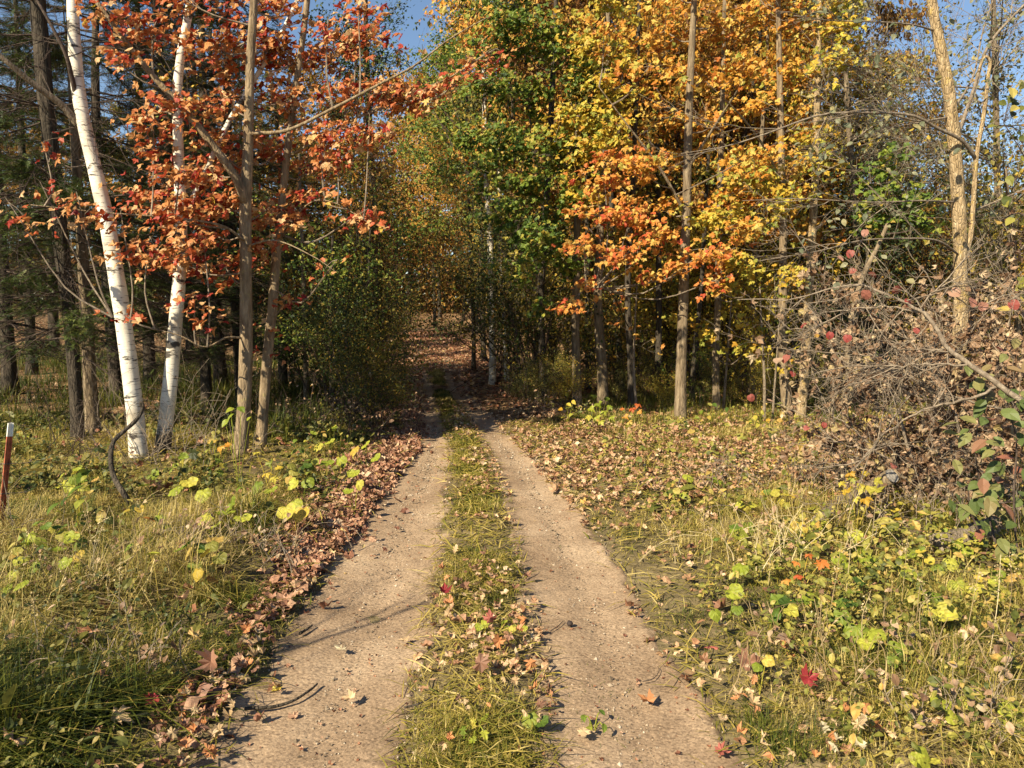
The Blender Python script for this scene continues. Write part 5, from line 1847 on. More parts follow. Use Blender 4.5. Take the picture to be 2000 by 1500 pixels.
# ---- sparse small-leaved trees against the sky
def airy(label, pix, Z, ws, seed, vol, n, mat, leaf=.05, nb=26):
    rng = np.random.default_rng(seed)
    pts, rad = trunk_px(pix, Z, ws)
    b = pts[0].copy()
    b[2] = float(H(b[0], b[1]))
    pts[0][2] = b[2] - .08
    root = thing('airy_tree', label, 'tree', b)
    _, pth, _ = add_trunk(root, pts, rad, 'bark_grey', n=30, k=9, seed=seed)
    mb, tips = MB(), []
    for i in range(nb):
        px, py, rx, ry = vol[i % len(vol)]
        tg = P(px + rng.normal(0, rx * .5), py + rng.normal(0, ry * .5), Z + rng.normal(0, .8))
        d = pth - tg
        A = pth[int(np.argmin(np.hypot(d[:, 0], d[:, 1]) + np.where(d[:, 2] > -.2, 3, -d[:, 2] * .6)))]
        L = np.linalg.norm(tg - A)
        bare(mb, rng, A, nrm(tg - A + [0, 0, .1 * L]), L * 1.15, .018, 3, nch=4, spread=.34, wig=.07, tips=tips, minr=.002)
    mb.obj('branches', 'twig_grey', root)
    q = np.concatenate([t[2:] for t in tips])
    q = q[rng.integers(0, len(q), n)] + rng.normal(0, .07, (n, 3))
    Nn, T = leaf_dirs(rng, n, rnd=1.0)
    fm = MB()
    place(fm, T_RH, q, Nn, T, leaf * np.exp(rng.normal(0, .25, n)), rng.random(n), rng)
    fm.obj('foliage', mat, root)['kind'] = 'stuff'


airy('airy grey leaved tree with bare twigs against the sky at the top right', [(1960, 800), (1955, 600), (1950, 400), (1945, 200), (1940, 0), (1940, -200)], 12.5, [16, 14, 12, 9, 6], 511,
     [(1960, 90, 60, 90), (1920, 180, 80, 70), (1980, 260, 50, 70), (1760, 260, 60, 60), (1800, 180, 60, 50), (1980, 20, 50, 50), (1850, 350, 60, 40), (1990, 400, 40, 60)], 2300, 'leaf_pale', .05, 28)
airy('small leaved tree reaching into the sky right of the gold maples', [(1690, 790), (1680, 600), (1668, 400), (1655, 200), (1650, 50), (1645, -100)], 13.5, [15, 13, 11, 9, 6], 512,
     [(1640, 40, 60, 50), (1690, 20, 50, 40), (1620, 110, 50, 50), (1680, 110, 30, 40), (1640, 170, 50, 40), (1700, 260, 60, 50), (1640, 300, 50, 40), (1720, 330, 60, 40), (1760, 300, 60, 40)], 1900, 'leaf_pale', .05, 26)
airy('olive leaved small tree at the right edge behind the brush', [(2000, 820), (1990, 650), (1975, 480), (1965, 330)], 10.5, [12, 10, 8, 5], 513,
     [(1960, 420, 50, 40), (1990, 480, 50, 50), (1930, 500, 40, 40), (1990, 330, 40, 40), (1960, 560, 60, 40)], 1500, 'leaf_olive', .07, 22)


# ---- the heap of dead brush
def brush(label, name, limbs, seed, nleaf, mat, leafvol, tw=10, twl=.8, n_obj=120, kind='dry', leafsize=.06, extra=None):
    rng = np.random.default_rng(seed)
    b = limbs[0][0][0].copy()
    b[2] = float(H(b[0], b[1]))
    root = thing(name, label, 'brush', b)
    tips = []
    for path, r0, r1 in limbs:
        mb, tm = MB(), MB()
        pp = smooth_path(path, 24)
        pp[1:-1] += rng.normal(0, .006, (22, 3))
        tube(mb, pp, np.linspace(r0, r1, 24), k=7)
        lo_ = mb.obj('limb', 'twig_grey', root, smooth=True)
        for q in range(tw):
            i = rng.integers(3, 23)
            d = nrm(pp[min(i + 1, 23)] - pp[i - 1])
            bare(tm, rng, pp[i], nrm(d * .7 + rng.normal(0, .6, 3)), twl * rng.uniform(.4, 1.1), .0055, 2, nch=4, spread=.55, wig=.16, tips=tips, minr=.0014)
        tm.obj('twigs', 'twig_grey', lo_, origin=list(root['_o']))
    pts = []
    for px, py, Z, rx, ry, n in leafvol:
        B = ball(rng, n)
        pts.append(P(px, py, Z) + B * np.array([rx, rx, ry]) * Z / F)
    if nleaf:
        q = np.concatenate(tips)
        pts.append(q[rng.integers(0, len(q), nleaf)] + rng.normal(0, .03, (nleaf, 3)))
    if pts:
        emit_leaves(root, pts, rng, T_FALL, T_FALL_LO, mat, leafsize, kind, n_obj=n_obj, bias=lambda r, n: leaf_dirs(r, n, .5, .2, 1.3, .6))
    if extra:
        q = np.concatenate(tips)
        ms = leaf_mesh('round', T_ROUND, 'leaf_pink')
        for px, py, Z, s in extra:
            p = P(px, py, Z)
            i = int(np.argmin(((q - p) ** 2).sum(1)))
            st = MB()
            tube(st, np.array([q[i], p]), [.0016, .0012], k=3, cap=False)
            st.obj('leaf_stalk', 'twig_dark', root)
            Nv = np.array([-.3, -.8, .4]) + rng.normal(0, .5, 3)
            leaf_object('leaf', ms[int(rng.integers(3))], p, Nv, np.array([rng.normal(0, .4), 0, -1]), s * .75, root)
    return root


brush('large arching bare grey branch sweeping in from the right edge over the brush heap', 'fallen_branch',
      [([P(2060, 830, 4.6), P(1980, 775, 4.7), P(1900, 715, 4.8), P(1850, 678, 4.9), P(1815, 620, 5.0), P(1770, 592, 5.1), P(1710, 565, 5.3), P(1660, 555, 5.4), P(1560, 580, 5.6), P(1440, 585, 5.8)], .020, .003),
       ([P(1950, 755, 4.75), P(1900, 778, 4.8), P(1840, 790, 5.0), P(1780, 810, 5.1), P(1730, 845, 5.2), P(1700, 880, 5.3), P(1660, 920, 5.4)], .010, .003),
       ([P(1890, 712, 4.8), P(1800, 712, 5.0), P(1720, 716, 5.2), P(1650, 708, 5.4)], .007, .002),
       ([P(1852, 680, 4.9), P(1810, 690, 5.0), P(1780, 720, 5.2), P(1740, 716, 5.3)], .006, .002),
       ([P(1815, 615, 5.0), P(1740, 600, 5.2), P(1660, 605, 5.4), P(1590, 640, 5.6), P(1520, 640, 5.8)], .008, .002),
       ([P(1800, 600, 5.0), P(1840, 560, 5.0), P(1900, 600, 5.0), P(1990, 580, 4.9)], .006, .002)],
      521, 0, 'leaf_dry', [], tw=8, twl=.5, n_obj=0,
      extra=[(1520, 705, 5.7, .10), (1535, 700, 5.7, .10), (1467, 777, 5.8, .08), (1570, 635, 5.6, .075), (1692, 575, 5.3, .10), (1753, 567, 5.1, .09), (1703, 538, 5.3, .08), (1665, 530, 5.4, .07), (1865, 572, 5.0, .10), (1900, 590, 4.9, .09), (1920, 598, 4.9, .08),
             (1660, 495, 5.4, .08), (1640, 505, 5.4, .07), (1690, 455, 5.3, .07), (1505, 780, 5.8, .07), (1548, 730, 5.7, .07), (1775, 590, 5.1, .08), (1590, 620, 5.6, .06), (1980, 595, 4.8, .09), (1620, 655, 5.5, .08), (1655, 660, 5.5, .08), (1575, 836, 5.6, .06), (1610, 830, 5.6, .06),
             (1745, 910, 5.3, .07), (1790, 645, 5.2, .06), (1955, 680, 4.8, .08)])
brush('heap of dead brush thick with curled brown leaves round the foot of the tan tree', 'brush_heap',
      [([GH(1800, 1000), P(1775, 880, 6.4), P(1740, 760, 6.5), P(1700, 690, 6.6), P(1640, 650, 6.8)], .016, .003),
       ([GH(1900, 1000), P(1880, 860, 6.3), P(1830, 740, 6.4), P(1770, 660, 6.5), P(1720, 610, 6.6)], .016, .003),
       ([GH(1860, 980), P(1900, 840, 6.6), P(1945, 720, 6.6), P(1970, 640, 6.6), P(1975, 580, 6.6)], .016, .003),
       ([GH(1760, 960), P(1700, 870, 6.6), P(1640, 820, 6.8), P(1590, 790, 7.0)], .010, .003),
       ([GH(1940, 990), P(1990, 850, 6.2), P(2040, 700, 6.2), P(2060, 600, 6.2)], .014, .003),
       ([GH(1790, 980), P(1740, 900, 6.3), P(1660, 870, 6.5), P(1590, 850, 6.7)], .010, .003),
       ([P(1960, 800, 6.0), P(1820, 760, 6.2), P(1720, 700, 6.4), P(1640, 690, 6.6)], .010, .003),
       ([P(1660, 930, 6.2), P(1730, 840, 6.3), P(1800, 740, 6.4), P(1900, 660, 6.5)], .009, .003)],
      522, 900, 'leaf_dry', [(1760, 740, 7.4, 90, 45, 220), (1850, 650, 8.0, 100, 55, 260), (1940, 720, 6.6, 110, 90, 380), (1700, 760, 7.2, 70, 50, 110), (1960, 580, 7.8, 80, 45, 180), (1760, 860, 6.8, 110, 50, 240), (1880, 820, 6.6, 120, 70, 360), (1830, 930, 6.2, 140, 50, 360), (1960, 880, 6.0, 80, 80, 240), (1640, 850, 7.0, 60, 35, 60)],
      tw=11, twl=.75, n_obj=300, leafsize=.058)


# ---- broad-leaved shrub at the right edge
def oval_shrub(label, stems, leaves, seed, mat='leaf_oval_green', size=.10, name='broad_leaved_shrub'):
    rng = np.random.default_rng(seed)
    b = stems[0][0].copy()
    root = thing(name, label, 'shrub', b)
    mb = MB()
    allp = []
    for st in stems:
        pp = smooth_path(st, 16)
        tube(mb, pp, np.linspace(.008, .003, 16), k=5)
        allp.append(pp)
    allp = np.concatenate(allp)
    mb.obj('stems', 'twig_dark', root)
    ms = leaf_mesh('oval', T_OVAL, mat)
    sk = MB()
    for px, py, Z, n in leaves:
        for _ in range(n):
            p = P(px + rng.normal(0, 26), py + rng.normal(0, 24), Z + rng.normal(0, .08))
            i = int(np.argmin(((allp - p) ** 2).sum(1)))
            tube(sk, np.array([allp[i], p]), [.0018, .0012], k=3, cap=False)
            Nv = SUNV * .4 + np.array([0, -.4, .6]) + rng.normal(0, .35, 3)
            leaf_object('leaf', ms[int(rng.integers(3))], p, Nv, np.array([rng.normal(-.2, .6), rng.normal(-.3, .4), -.6]), size * rng.uniform(.75, 1.2), root)
    sk.obj('leaf_stalks', 'twig_dark', root)['kind'] = 'stuff'


oval_shrub('shrub with broad oval green and bronze leaves at the right edge',
           [[GH(1960, 1130), P(1930, 1000, 4.9), P(1905, 880, 4.9), P(1925, 760, 4.9)], [GH(1990, 1120), P(1980, 980, 4.7), P(1985, 860, 4.7), P(1960, 780, 4.7)], [GH(1940, 1100), P(1900, 1010, 5.0), P(1890, 950, 5.0)]],
           [(1940, 700, 4.9, 6), (1935, 750, 4.9, 6), (1900, 800, 4.9, 8), (1890, 840, 4.9, 7), (1960, 830, 4.7, 8), (1980, 880, 4.7, 8), (1950, 920, 4.8, 9), (1900, 950, 5.0, 9), (1960, 980, 4.7, 9), (1930, 1020, 4.8, 9), (1980, 1040, 4.6, 8), (1900, 1000, 5.0, 6), (1960, 1070, 4.6, 6), (1990, 780, 4.7, 5)], 531)
oval_shrub('sparse twig of large pale green leaves hanging at the top right edge',
           [[GH(2090, 1100), P(2080, 800, 5.2), P(2050, 500, 5.2), P(2010, 330, 5.2), P(1960, 240, 5.2)], [P(2050, 500, 5.2), P(2000, 420, 5.2), P(1950, 430, 5.3)]],
           [(1985, 200, 5.2, 6), (1960, 260, 5.2, 4), (1990, 170, 5.2, 4), (1940, 430, 5.2, 4), (1980, 560, 5.2, 5), (1995, 350, 5.2, 4)], 532, mat='leaf_weed', size=.08)


# ---- cut logs
def log(label, p0, p1, r, seed, cut=True):
    rng = np.random.default_rng(seed)
    mid = (p0 + p1) / 2
    b = np.array([mid[0], mid[1], float(H(mid[0], mid[1]))])
    root = thing('cut_log', label, 'log', b)
    mb = MB()
    pp = smooth_path([p0, mid + rng.normal(0, .01, 3), p1], 14)
    tube(mb, pp, r * (1 + rng.normal(0, .03, 14)), k=14, lump=.08, seed=seed, cap=True)
    bk = mb.obj('trunk_piece', 'bark_grey' if cut else 'wood_grey', root, smooth=True)
    if cut:
        d = nrm(p1 - p0)
        X = nrm(np.cross(d, [0, 0, 1.0]))
        Y = np.cross(d, X)
        V, Q, T = [], [], []
        k = 20
        V.append(p1 + d * r * .36)
        for ri, s in enumerate((.25, .5, .75, .97)):
            for c in range(k):
                a = c * 2 * math.pi / k
                V.append(p1 + d * (r * .36 + (.004 if ri % 2 else 0)) + r * s * (math.cos(a) * X + math.sin(a) * Y))
        for c in range(k):
            T.append((0, 1 + c, 1 + (c + 1) % k))
            for ri in range(3):
                o = 1 + ri * k
                Q.append((o + c, o + k + c, o + k + (c + 1) % k, o + (c + 1) % k))
        mb = MB()
        mb.add(np.array(V), tri=T, quad=Q)
        mb.obj('cut_end', 'cut_wood', bk, origin=list(root['_o']))


log('short cut log with grey sawn end poking out behind the yellow maple seedling', P(1660, 985, 5.9), P(1738, 932, 5.55), .055, 541)
log('weathered grey log lying in the grass below the cut log', GH(1600, 1035) + [0, 0, .06], GH(1665, 985) + [0, 0, .08], .06, 542, cut=False)
log('pale rotting log half buried in weeds under the broad leaved shrub', GH(1830, 1085) + [0, 0, .07], GH(1945, 1055) + [0, 0, .09], .08, 543, cut=False)


# ---- low plants with large leaves
def low_plant(label, spots, seed, mat='leaf_lime', group=None, tm=None, kind='heart', name='low_leafy_plant', lift=.16, face=None, cat='plant'):
    """spots: (px, py, leaf width in photo pixels)"""
    rng = np.random.default_rng(seed)
    c = np.mean([G(a, b, lift) for a, b, _ in spots], axis=0)
    base = np.array([c[0], c[1] + .03, float(H(c[0], c[1] + .03))])
    root = thing(name, label, cat, base, group)
    ms = leaf_mesh(kind, tm or T_HEART, mat)
    st = MB()
    for px, py, wpx in spots:
        p = G(px, py, lift * rng.uniform(.8, 1.15))
        s = wpx * p[1] / F * .86
        mid = (base + p) / 2 + np.array([0, 0, .03])
        tube(st, smooth_path([base - [0, 0, .01], mid, p + [0, .01, -.005]], 6), np.linspace(.003, .0018, 6), k=4, cap=False)
        Nv = (np.array([-.25, -.45, .8]) if face is None else np.array(face)) + rng.normal(0, .22, 3)
        leaf_object('leaf', ms[int(rng.integers(len(ms)))], p, Nv, np.array([rng.normal(0, .6), -.9, -.2]), s, root)
    st.obj('stem', 'leaf_lime', root)


R1 = 'lime leaved weeds in the right hand grass'
LAB_R = 'low weed with rounded lime green leaves in the dry grass right of the track'
low_plant('pair of big rounded lime leaves nearest the right wheel track', [(1445, 1110, 38), (1435, 1158, 42), (1440, 1190, 26), (1398, 1200, 28)], 601)
low_plant('lime weed with large overlapping round leaves in the middle of the right hand grass', [(1675, 1235, 58), (1708, 1238, 48), (1690, 1260, 36)], 602)
low_plant('single dark veined round green leaf low in the grass right of its larger neighbour', [(1755, 1270, 54), (1745, 1290, 30)], 603)
low_plant('three lobed cluster of bright lime leaves in the dry grass toward the right', [(1822, 1165, 44), (1845, 1198, 52), (1815, 1190, 34)], 604)
low_plant('row of three round lime leaves below the rotting log', [(1868, 1145, 40), (1905, 1152, 40), (1955, 1155, 50)], 605)
low_plant('large lime leaves cut by the right edge near the bottom corner', [(1980, 1385, 64), (1965, 1420, 44), (1990, 1440, 44)], 606)
low_plant('lime plant with pointed leaves near the bottom right corner', [(1905, 1365, 56), (1838, 1375, 46), (1860, 1400, 36)], 607)
low_plant('bright lime leaf at the very bottom right of centre grass', [(1800, 1478, 50), (1822, 1490, 34)], 608)
for i, sp_ in enumerate(([(1560, 1030, 40), (1598, 1022, 44), (1585, 1050, 34)], [(1580, 1165, 38), (1600, 1180, 32), (1545, 1195, 34)], [(1668, 1048, 40), (1690, 1095, 34)], [(1700, 1100, 34), (1680, 1080, 30)], [(1750, 1098, 30), (1775, 1118, 36), (1768, 1090, 26)],
                         [(1460, 1030, 40), (1440, 1040, 36)], [(1870, 1068, 30), (1890, 1075, 26)], [(1835, 1108, 32), (1858, 1100, 34)], [(1500, 1290, 28), (1480, 1300, 26)], [(1965, 1100, 30), (1985, 1090, 30)], [(1640, 1090, 34), (1655, 1105, 30)], [(1345, 930, 26), (1400, 940, 26)], [(1310, 960, 24), (1335, 965, 22)])):
    low_plant('lime green weed leaves ' + ['left of the orange maple seedling', 'below the orange maple seedling', 'below the cut log', 'right of the orange maple seedling', 'left of the bright three lobed cluster', 'just left of the weathered grey log', 'in front of the rotting log',
                                           'under the rotting log, left of the row of three', 'beside the tan leaf pile near the right wheel track', 'under the broad leaved shrub at the right edge', 'between the cut log and the orange maple seedling', 'on the leafy verge below the thin pale stems', 'on the leafy verge below the knot hole trunk'][i], sp_, 620 + i, group=R1)
L1 = 'lime leaved weeds in the left hand grass'
LAB_L = 'low weed with broad yellow green leaves in the grass left of the track'
for i, sp_ in enumerate(([(370, 945, 40), (340, 955, 36), (395, 965, 38)], [(440, 1005, 44), (475, 1015, 40), (455, 985, 36)], [(560, 1000, 44), (590, 1005, 42), (575, 985, 34)], [(640, 905, 30), (665, 900, 28), (690, 925, 30)], [(690, 880, 28), (715, 870, 26), (735, 895, 26)],
                         [(620, 870, 26), (645, 865, 26)], [(500, 950, 34), (530, 960, 32)], [(400, 1010, 38), (420, 1030, 34)], [(600, 940, 30), (575, 945, 30)], [(300, 930, 34), (280, 950, 30)], [(700, 945, 24), (680, 960, 24)])):
    low_plant('broad yellow green weed leaves ' + ['below the foot of the upright birch', 'below the foot of the red maple', 'at the left edge of the rust leaf drift, lowest', 'in the drift below the slender pale sapling', 'nearest the dark shrubs left of the lane',
                                                   'behind the drift, left of the dark double stem', 'right of the red maple foot', 'left of and below the red maple foot', 'between the red maple foot and the leaf drift', 'at the foot of the leaning birch', 'inside the rust leaf drift beside the left wheel track'][i], sp_, 650 + i, group=L1, lift=.22)
low_plant('green plant with drooping dark leaves in front of the fence post', [(150, 955, 46), (165, 930, 44), (130, 975, 40), (105, 990, 40), (155, 980, 34)], 671, mat='leaf_green', lift=.34, tm=T_OVAL, kind='ovalg')
low_plant('bright green nettle like plant low at the left edge below the fence post', [(55, 1050, 34), (40, 1090, 34), (65, 1105, 40), (20, 1125, 36), (40, 1140, 36), (10, 1150, 30)], 672, lift=.26)
low_plant('upright leafy green weed right of the fence post', [(140, 1050, 36), (155, 1060, 36), (150, 1085, 34), (128, 1100, 34), (145, 1110, 30), (115, 1075, 30)], 673, lift=.26)
low_plant('small bright green seedling against the red maple trunk', [(450, 800, 22), (470, 797, 26), (440, 825, 22), (450, 812, 20), (487, 818, 16)], 674, lift=.75, tm=T_OVAL, kind='ovalg2')
low_plant('rosette of fresh green dandelion like leaves at the bottom of the grass strip', [(925, 1410, 34), (905, 1425, 32), (945, 1430, 34), (925, 1445, 30), (950, 1400, 28)], 675, lift=.05, tm=T_OAK, kind='oakl')
low_plant('small lime weeds in the middle of the grass strip', [(945, 1218, 26), (935, 1225, 20), (1000, 1228, 18), (1022, 1226, 20), (985, 1215, 16)], 676, lift=.06)
low_plant('small flat green weed on the right wheel track near the bottom', [(1140, 1400, 24), (1180, 1420, 24), (1175, 1390, 20), (1150, 1420, 22)], 677, mat='leaf_green', lift=.02, tm=T_OVAL, kind='ovalg', face=(0, -.1, 1))
low_plant('wide flat green leaf at the right side of the grass strip bottom', [(1035, 1405, 40), (1060, 1412, 36)], 678, mat='leaf_green', lift=.04)

def weed(label, base, nl, size, mat, group, seed, lift=.10, tm=None, kind='heart'):
    rng = np.random.default_rng(seed)
    base = np.array([base[0], base[1], float(H(base[0], base[1]))])
    root = thing('low_leafy_plant', label, 'plant', base, group)
    ms = leaf_mesh(kind, tm or T_HEART, mat)
    st = MB()
    for i in range(nl):
        an = i * 2.4 + rng.normal(0, .4)
        r = size * rng.uniform(.35, 1.1)
        p = base + np.array([math.cos(an) * r, math.sin(an) * r, lift * rng.uniform(.5, 1.4)])
        tube(st, smooth_path([base - [0, 0, .01], (base + p) / 2 + [0, 0, .02], p], 5), np.linspace(.0025, .0015, 5), k=3, cap=False)
        Nv = np.array([math.cos(an) * .4 - .15, math.sin(an) * .4 - .3, .8]) + rng.normal(0, .25, 3)
        leaf_object('leaf', ms[int(rng.integers(len(ms)))], p, Nv, np.array([math.cos(an), math.sin(an), -.3]), size * rng.uniform(.6, 1.15), root)
    st.obj('stem', 'leaf_weed', root)


def zlabel(px, py, i, cols, cx, ry):
    a = [t for lim, t in cx if px <= lim][0]
    b = [t for lim, t in ry if py <= lim][0]
    return '%s weed %s %s' % (cols[i % 5], b, a)


_w = np.random.default_rng(2024)
cnt = 0
while cnt < 54:
    px, py = _w.uniform(1420, 2000), 1000 + 430 * _w.random() ** 2.0
    g = G(px, py)
    if g[0] - ed(ER2, g[1]) < .45 or vnoise(g[0], g[1], .5, 8) < .38:
        continue
    weed(zlabel(px, py, cnt, ['lime leaved', 'bright lime', 'olive yellow', 'green leaved', 'yellow leaved'], [(1560, 'near the right wheel track'), (1690, 'below the cut log'), (1850, 'below the brush heap'), (2000, 'toward the right edge')], ((1090, 'far back in the grass'), (1230, 'halfway back in the grass'), (1500, 'in the front grass'))), g, int(_w.integers(2, 6)), _w.uniform(.045, .085), ['leaf_lime', 'leaf_lime', 'leaf_weed', 'leaf_green', 'leaf_yellow'][cnt % 5], 'scattered weeds right of the track', 3000 + cnt, _w.uniform(.07, .16))
    cnt += 1
cnt = 0
while cnt < 60:
    px, py = _w.uniform(0, 740), 870 + 330 * _w.random() ** 1.5
    g = G(px, py)
    if foot_clear(g[0], g[1]) < .9 or ed(EL1, g[1]) - g[0] < .5 or vnoise(g[0], g[1], .6, 28) < .38:
        continue
    weed(zlabel(px, py, cnt, ['lime leaved', 'olive yellow', 'green leaved', 'narrow olive leaved', 'dark olive'], [(170, 'below the fence post'), (330, 'below the leaning birch'), (520, 'below the red maple'), (740, 'beside the rust leaf drift')], ((930, 'far back in the grass'), (1040, 'halfway back in the grass'), (1500, 'in the front grass'))), g, int(_w.integers(3, 7)), _w.uniform(.05, .095), ['leaf_lime', 'leaf_weed', 'leaf_green', 'leaf_weed', 'leaf_olive'][cnt % 5], 'scattered weeds left of the track', 3200 + cnt, _w.uniform(.14, .26),
         T_OVAL if cnt % 2 else None, 'ovalw' if cnt % 2 else 'heart')
    cnt += 1

# ---- seedlings with maple leaves
low_plant('bright yellow and orange maple seedling in front of the cut log', [(1685, 950, 34), (1712, 958, 34), (1660, 925, 26), (1655, 960, 24), (1665, 935, 24), (1690, 975, 26), (1645, 945, 20), (1715, 940, 22), (1672, 975, 20), (1690, 925, 18)], 681, mat='leaf_yellow', lift=.42, tm=T_MAPLE, kind='maple', name='maple_seedling')
low_plant('orange maple seedling in the lime weeds right of the track', [(1605, 1100, 32), (1555, 1098, 20), (1560, 1125, 24), (1535, 1135, 22), (1580, 1085, 20)], 682, mat='leaf_orange', lift=.24, tm=T_MAPLE, kind='maple', name='maple_seedling')
low_plant('bright lime yellow seedling at the foot of the curved trunk', [(1170, 790, 18), (1155, 800, 18), (1180, 805, 18), (1165, 815, 20), (1190, 795, 16), (1150, 815, 16), (1195, 815, 16), (1175, 825, 16), (1160, 775, 14), (1185, 780, 14)], 683, mat='leaf_lime', lift=.30, tm=T_MAPLE, kind='maple', name='maple_seedling')
low_plant('golden seedling left of the lime seedling by the verge', [(1105, 770, 16), (1110, 790, 16), (1095, 800, 16), (1120, 785, 14), (1100, 815, 14), (1115, 810, 14)], 684, mat='leaf_yellow', lift=.34, tm=T_OVAL, kind='ovaly', name='tree_seedling')
low_plant('orange seedling at the foot of the orange maple', [(1235, 800, 16), (1222, 815, 16), (1245, 790, 16), (1250, 805, 14), (1230, 825, 14), (1215, 800, 12)], 685, mat='leaf_orange', lift=.24, tm=T_MAPLE, kind='maple', name='maple_seedling')
low_plant('green seedling right of the knot hole trunk foot', [(1395, 790, 16), (1410, 780, 14), (1370, 805, 14), (1385, 815, 14), (1420, 800, 14), (1360, 815, 12)], 686, mat='leaf_green', lift=.28, tm=T_OVAL, kind='ovalg', name='tree_seedling')
low_plant('yellow green seedling at the foot of the thin pale stems', [(1475, 815, 16), (1490, 805, 14), (1465, 825, 14), (1500, 820, 14), (1480, 830, 14)], 687, mat='leaf_yellow', lift=.22, tm=T_OVAL, kind='ovaly', name='tree_seedling')
low_plant('yellow and orange seedling at the foot of the slender orange maple', [(530, 905, 24), (520, 925, 22), (545, 915, 20), (500, 885, 18), (535, 935, 20)], 688, mat='leaf_yellow', lift=.3, tm=T_MAPLE, kind='maple', name='maple_seedling')
low_plant('orange seedling left of the red maple foot', [(415, 865, 24), (430, 875, 20), (405, 880, 18), (445, 870, 18)], 689, mat='leaf_gold', lift=.34, tm=T_MAPLE, kind='maple', name='maple_seedling')


# ================================================================== LEFT EDGE
def fence_post():
    top = P(24, 826, 5.3)
    foot = P(-2, 1085, 5.25)
    foot[2] = float(H(foot[0], foot[1])) - .1
    root = thing('fence_post', 'leaning rusty orange metal fence post with white painted tip', 'post', foot + [0, 0, .1])
    d = nrm(top - foot)
    L = np.linalg.norm(top - foot)
    X = nrm(np.cross(d, [0.25, 1, 0]))
    Y = np.cross(d, X)

    def bar(a, b, prof):
        mb = MB()
        n = len(prof)
        V = [foot + d * t + X * u + Y * v for t in (a, b) for u, v in prof]
        Q = [(i, (i + 1) % n, n + (i + 1) % n, n + i) for i in range(n)]
        mb.add(np.array(V), quad=Q)
        c0 = len(V)
        T = [(0, i + 1, i) for i in range(1, n - 1)] + [(n, n + i, n + i + 1) for i in range(1, n - 1)]
        mb.t.append(np.array(T))
        return mb
    # T section: face plate and web
    face = [(-.012, -.004), (.012, -.004), (.012, .002), (-.012, .002)]
    web = [(-.0035, .0025), (.0035, .0025), (.0035, .034), (-.0035, .034)]
    ct = L * .90
    pb = bar(0, ct, face).obj('post_body', 'post_orange', root)
    bar(0, ct, web).obj('post_web', 'post_orange', root)
    pt = bar(ct + .001, L, face).obj('post_tip', 'post_white', root)
    bar(ct + .001, L, web).obj('tip_web', 'post_white', root)
    for i in range(16):
        t = .12 + i * (L - .16) / 16
        bar(t, t + .012, [(-.008, -.009), (.008, -.009), (.008, -.0042), (-.008, -.0042)]).obj('stud', 'post_orange' if t < ct else 'post_white', pb if t < ct else pt, origin=list(root['_o']))
    for k, t in ((0, .45), (1, .66)):
        mb = MB()
        ring = [foot + d * t + X * u + Y * v for u, v in ((-.026, -.008), (.026, -.008), (.026, .006), (.01, .038), (-.01, .038), (-.026, .006), (-.026, -.008))]
        tube(mb, np.array(ring), .003, k=5)
        mb.obj('wire_clip', 'wire', root)
    return foot, d


_foot, _pd = fence_post()


def wires():
    rng = np.random.default_rng(701)
    for lab, t, pix in (('upper sagging barbed wire running right from the fence post', .66, [(60, 898), (120, 905), (200, 916), (290, 905), (400, 888), (520, 868)]),
                        ('lower barbed wire running right from the fence post', .45, [(60, 952), (130, 950), (210, 958), (300, 940), (410, 915), (520, 890)])):
        a = _foot + _pd * t
        pts = [a + np.array([-1.5, -.3, .03]), a + np.array([0, -.012, 0])] + [P(px, py, 5.4 + i * .55) for i, (px, py) in enumerate(pix)]
        pp = smooth_path(pts, 90)
        root = thing('barbed_wire', lab, 'wire', a)
        for s in (0, math.pi):
            mb = MB()
            u = np.arange(90) * 1.1
            off = np.stack([np.zeros(90), np.cos(u + s) * .002, np.sin(u + s) * .002], 1)
            tube(mb, pp + off, .0014, k=4)
            mb.obj('strand', 'wire', root)
        for i in range(6, 88, 5):
            mb = MB()
            p = pp[i]
            for _ in range(2):
                v = nrm(rng.normal(size=3)) * .012
                tube(mb, np.array([p - v, p + v]), .0012, k=3)
            mb.obj('barb', 'wire', root)


wires()


def bent_stem():
    mb = MB()
    pp = smooth_path([GH(262, 1000) - [0, 0, .02], P(244, 968, 6.0), P(222, 930, 6.1), P(216, 890, 6.2), P(222, 862, 6.3), P(245, 840, 6.4), P(268, 818, 6.5), P(279, 796, 6.6), P(276, 784, 6.6)], 40)
    tube(mb, pp, np.interp(np.linspace(0, 1, 40), [0, .5, .95, 1], [.024, .018, .014, .018]), k=10, lump=.12)
    b = pp[0]
    root = thing('bent_stem', 'dark bare stem curved like an S in front of the leaning birch', 'stem', b)
    mb.obj('stem', 'bark_dark', root, smooth=True)
    mb = MB()
    rng = np.random.default_rng(5)
    for i in range(4):
        bare(mb, rng, pp[36 - i], nrm(rng.normal(0, .6, 3) + [0, 0, .4]), .08, .004, 1, nch=2)
    mb.obj('twigs', 'bark_dark', root)


bent_stem()


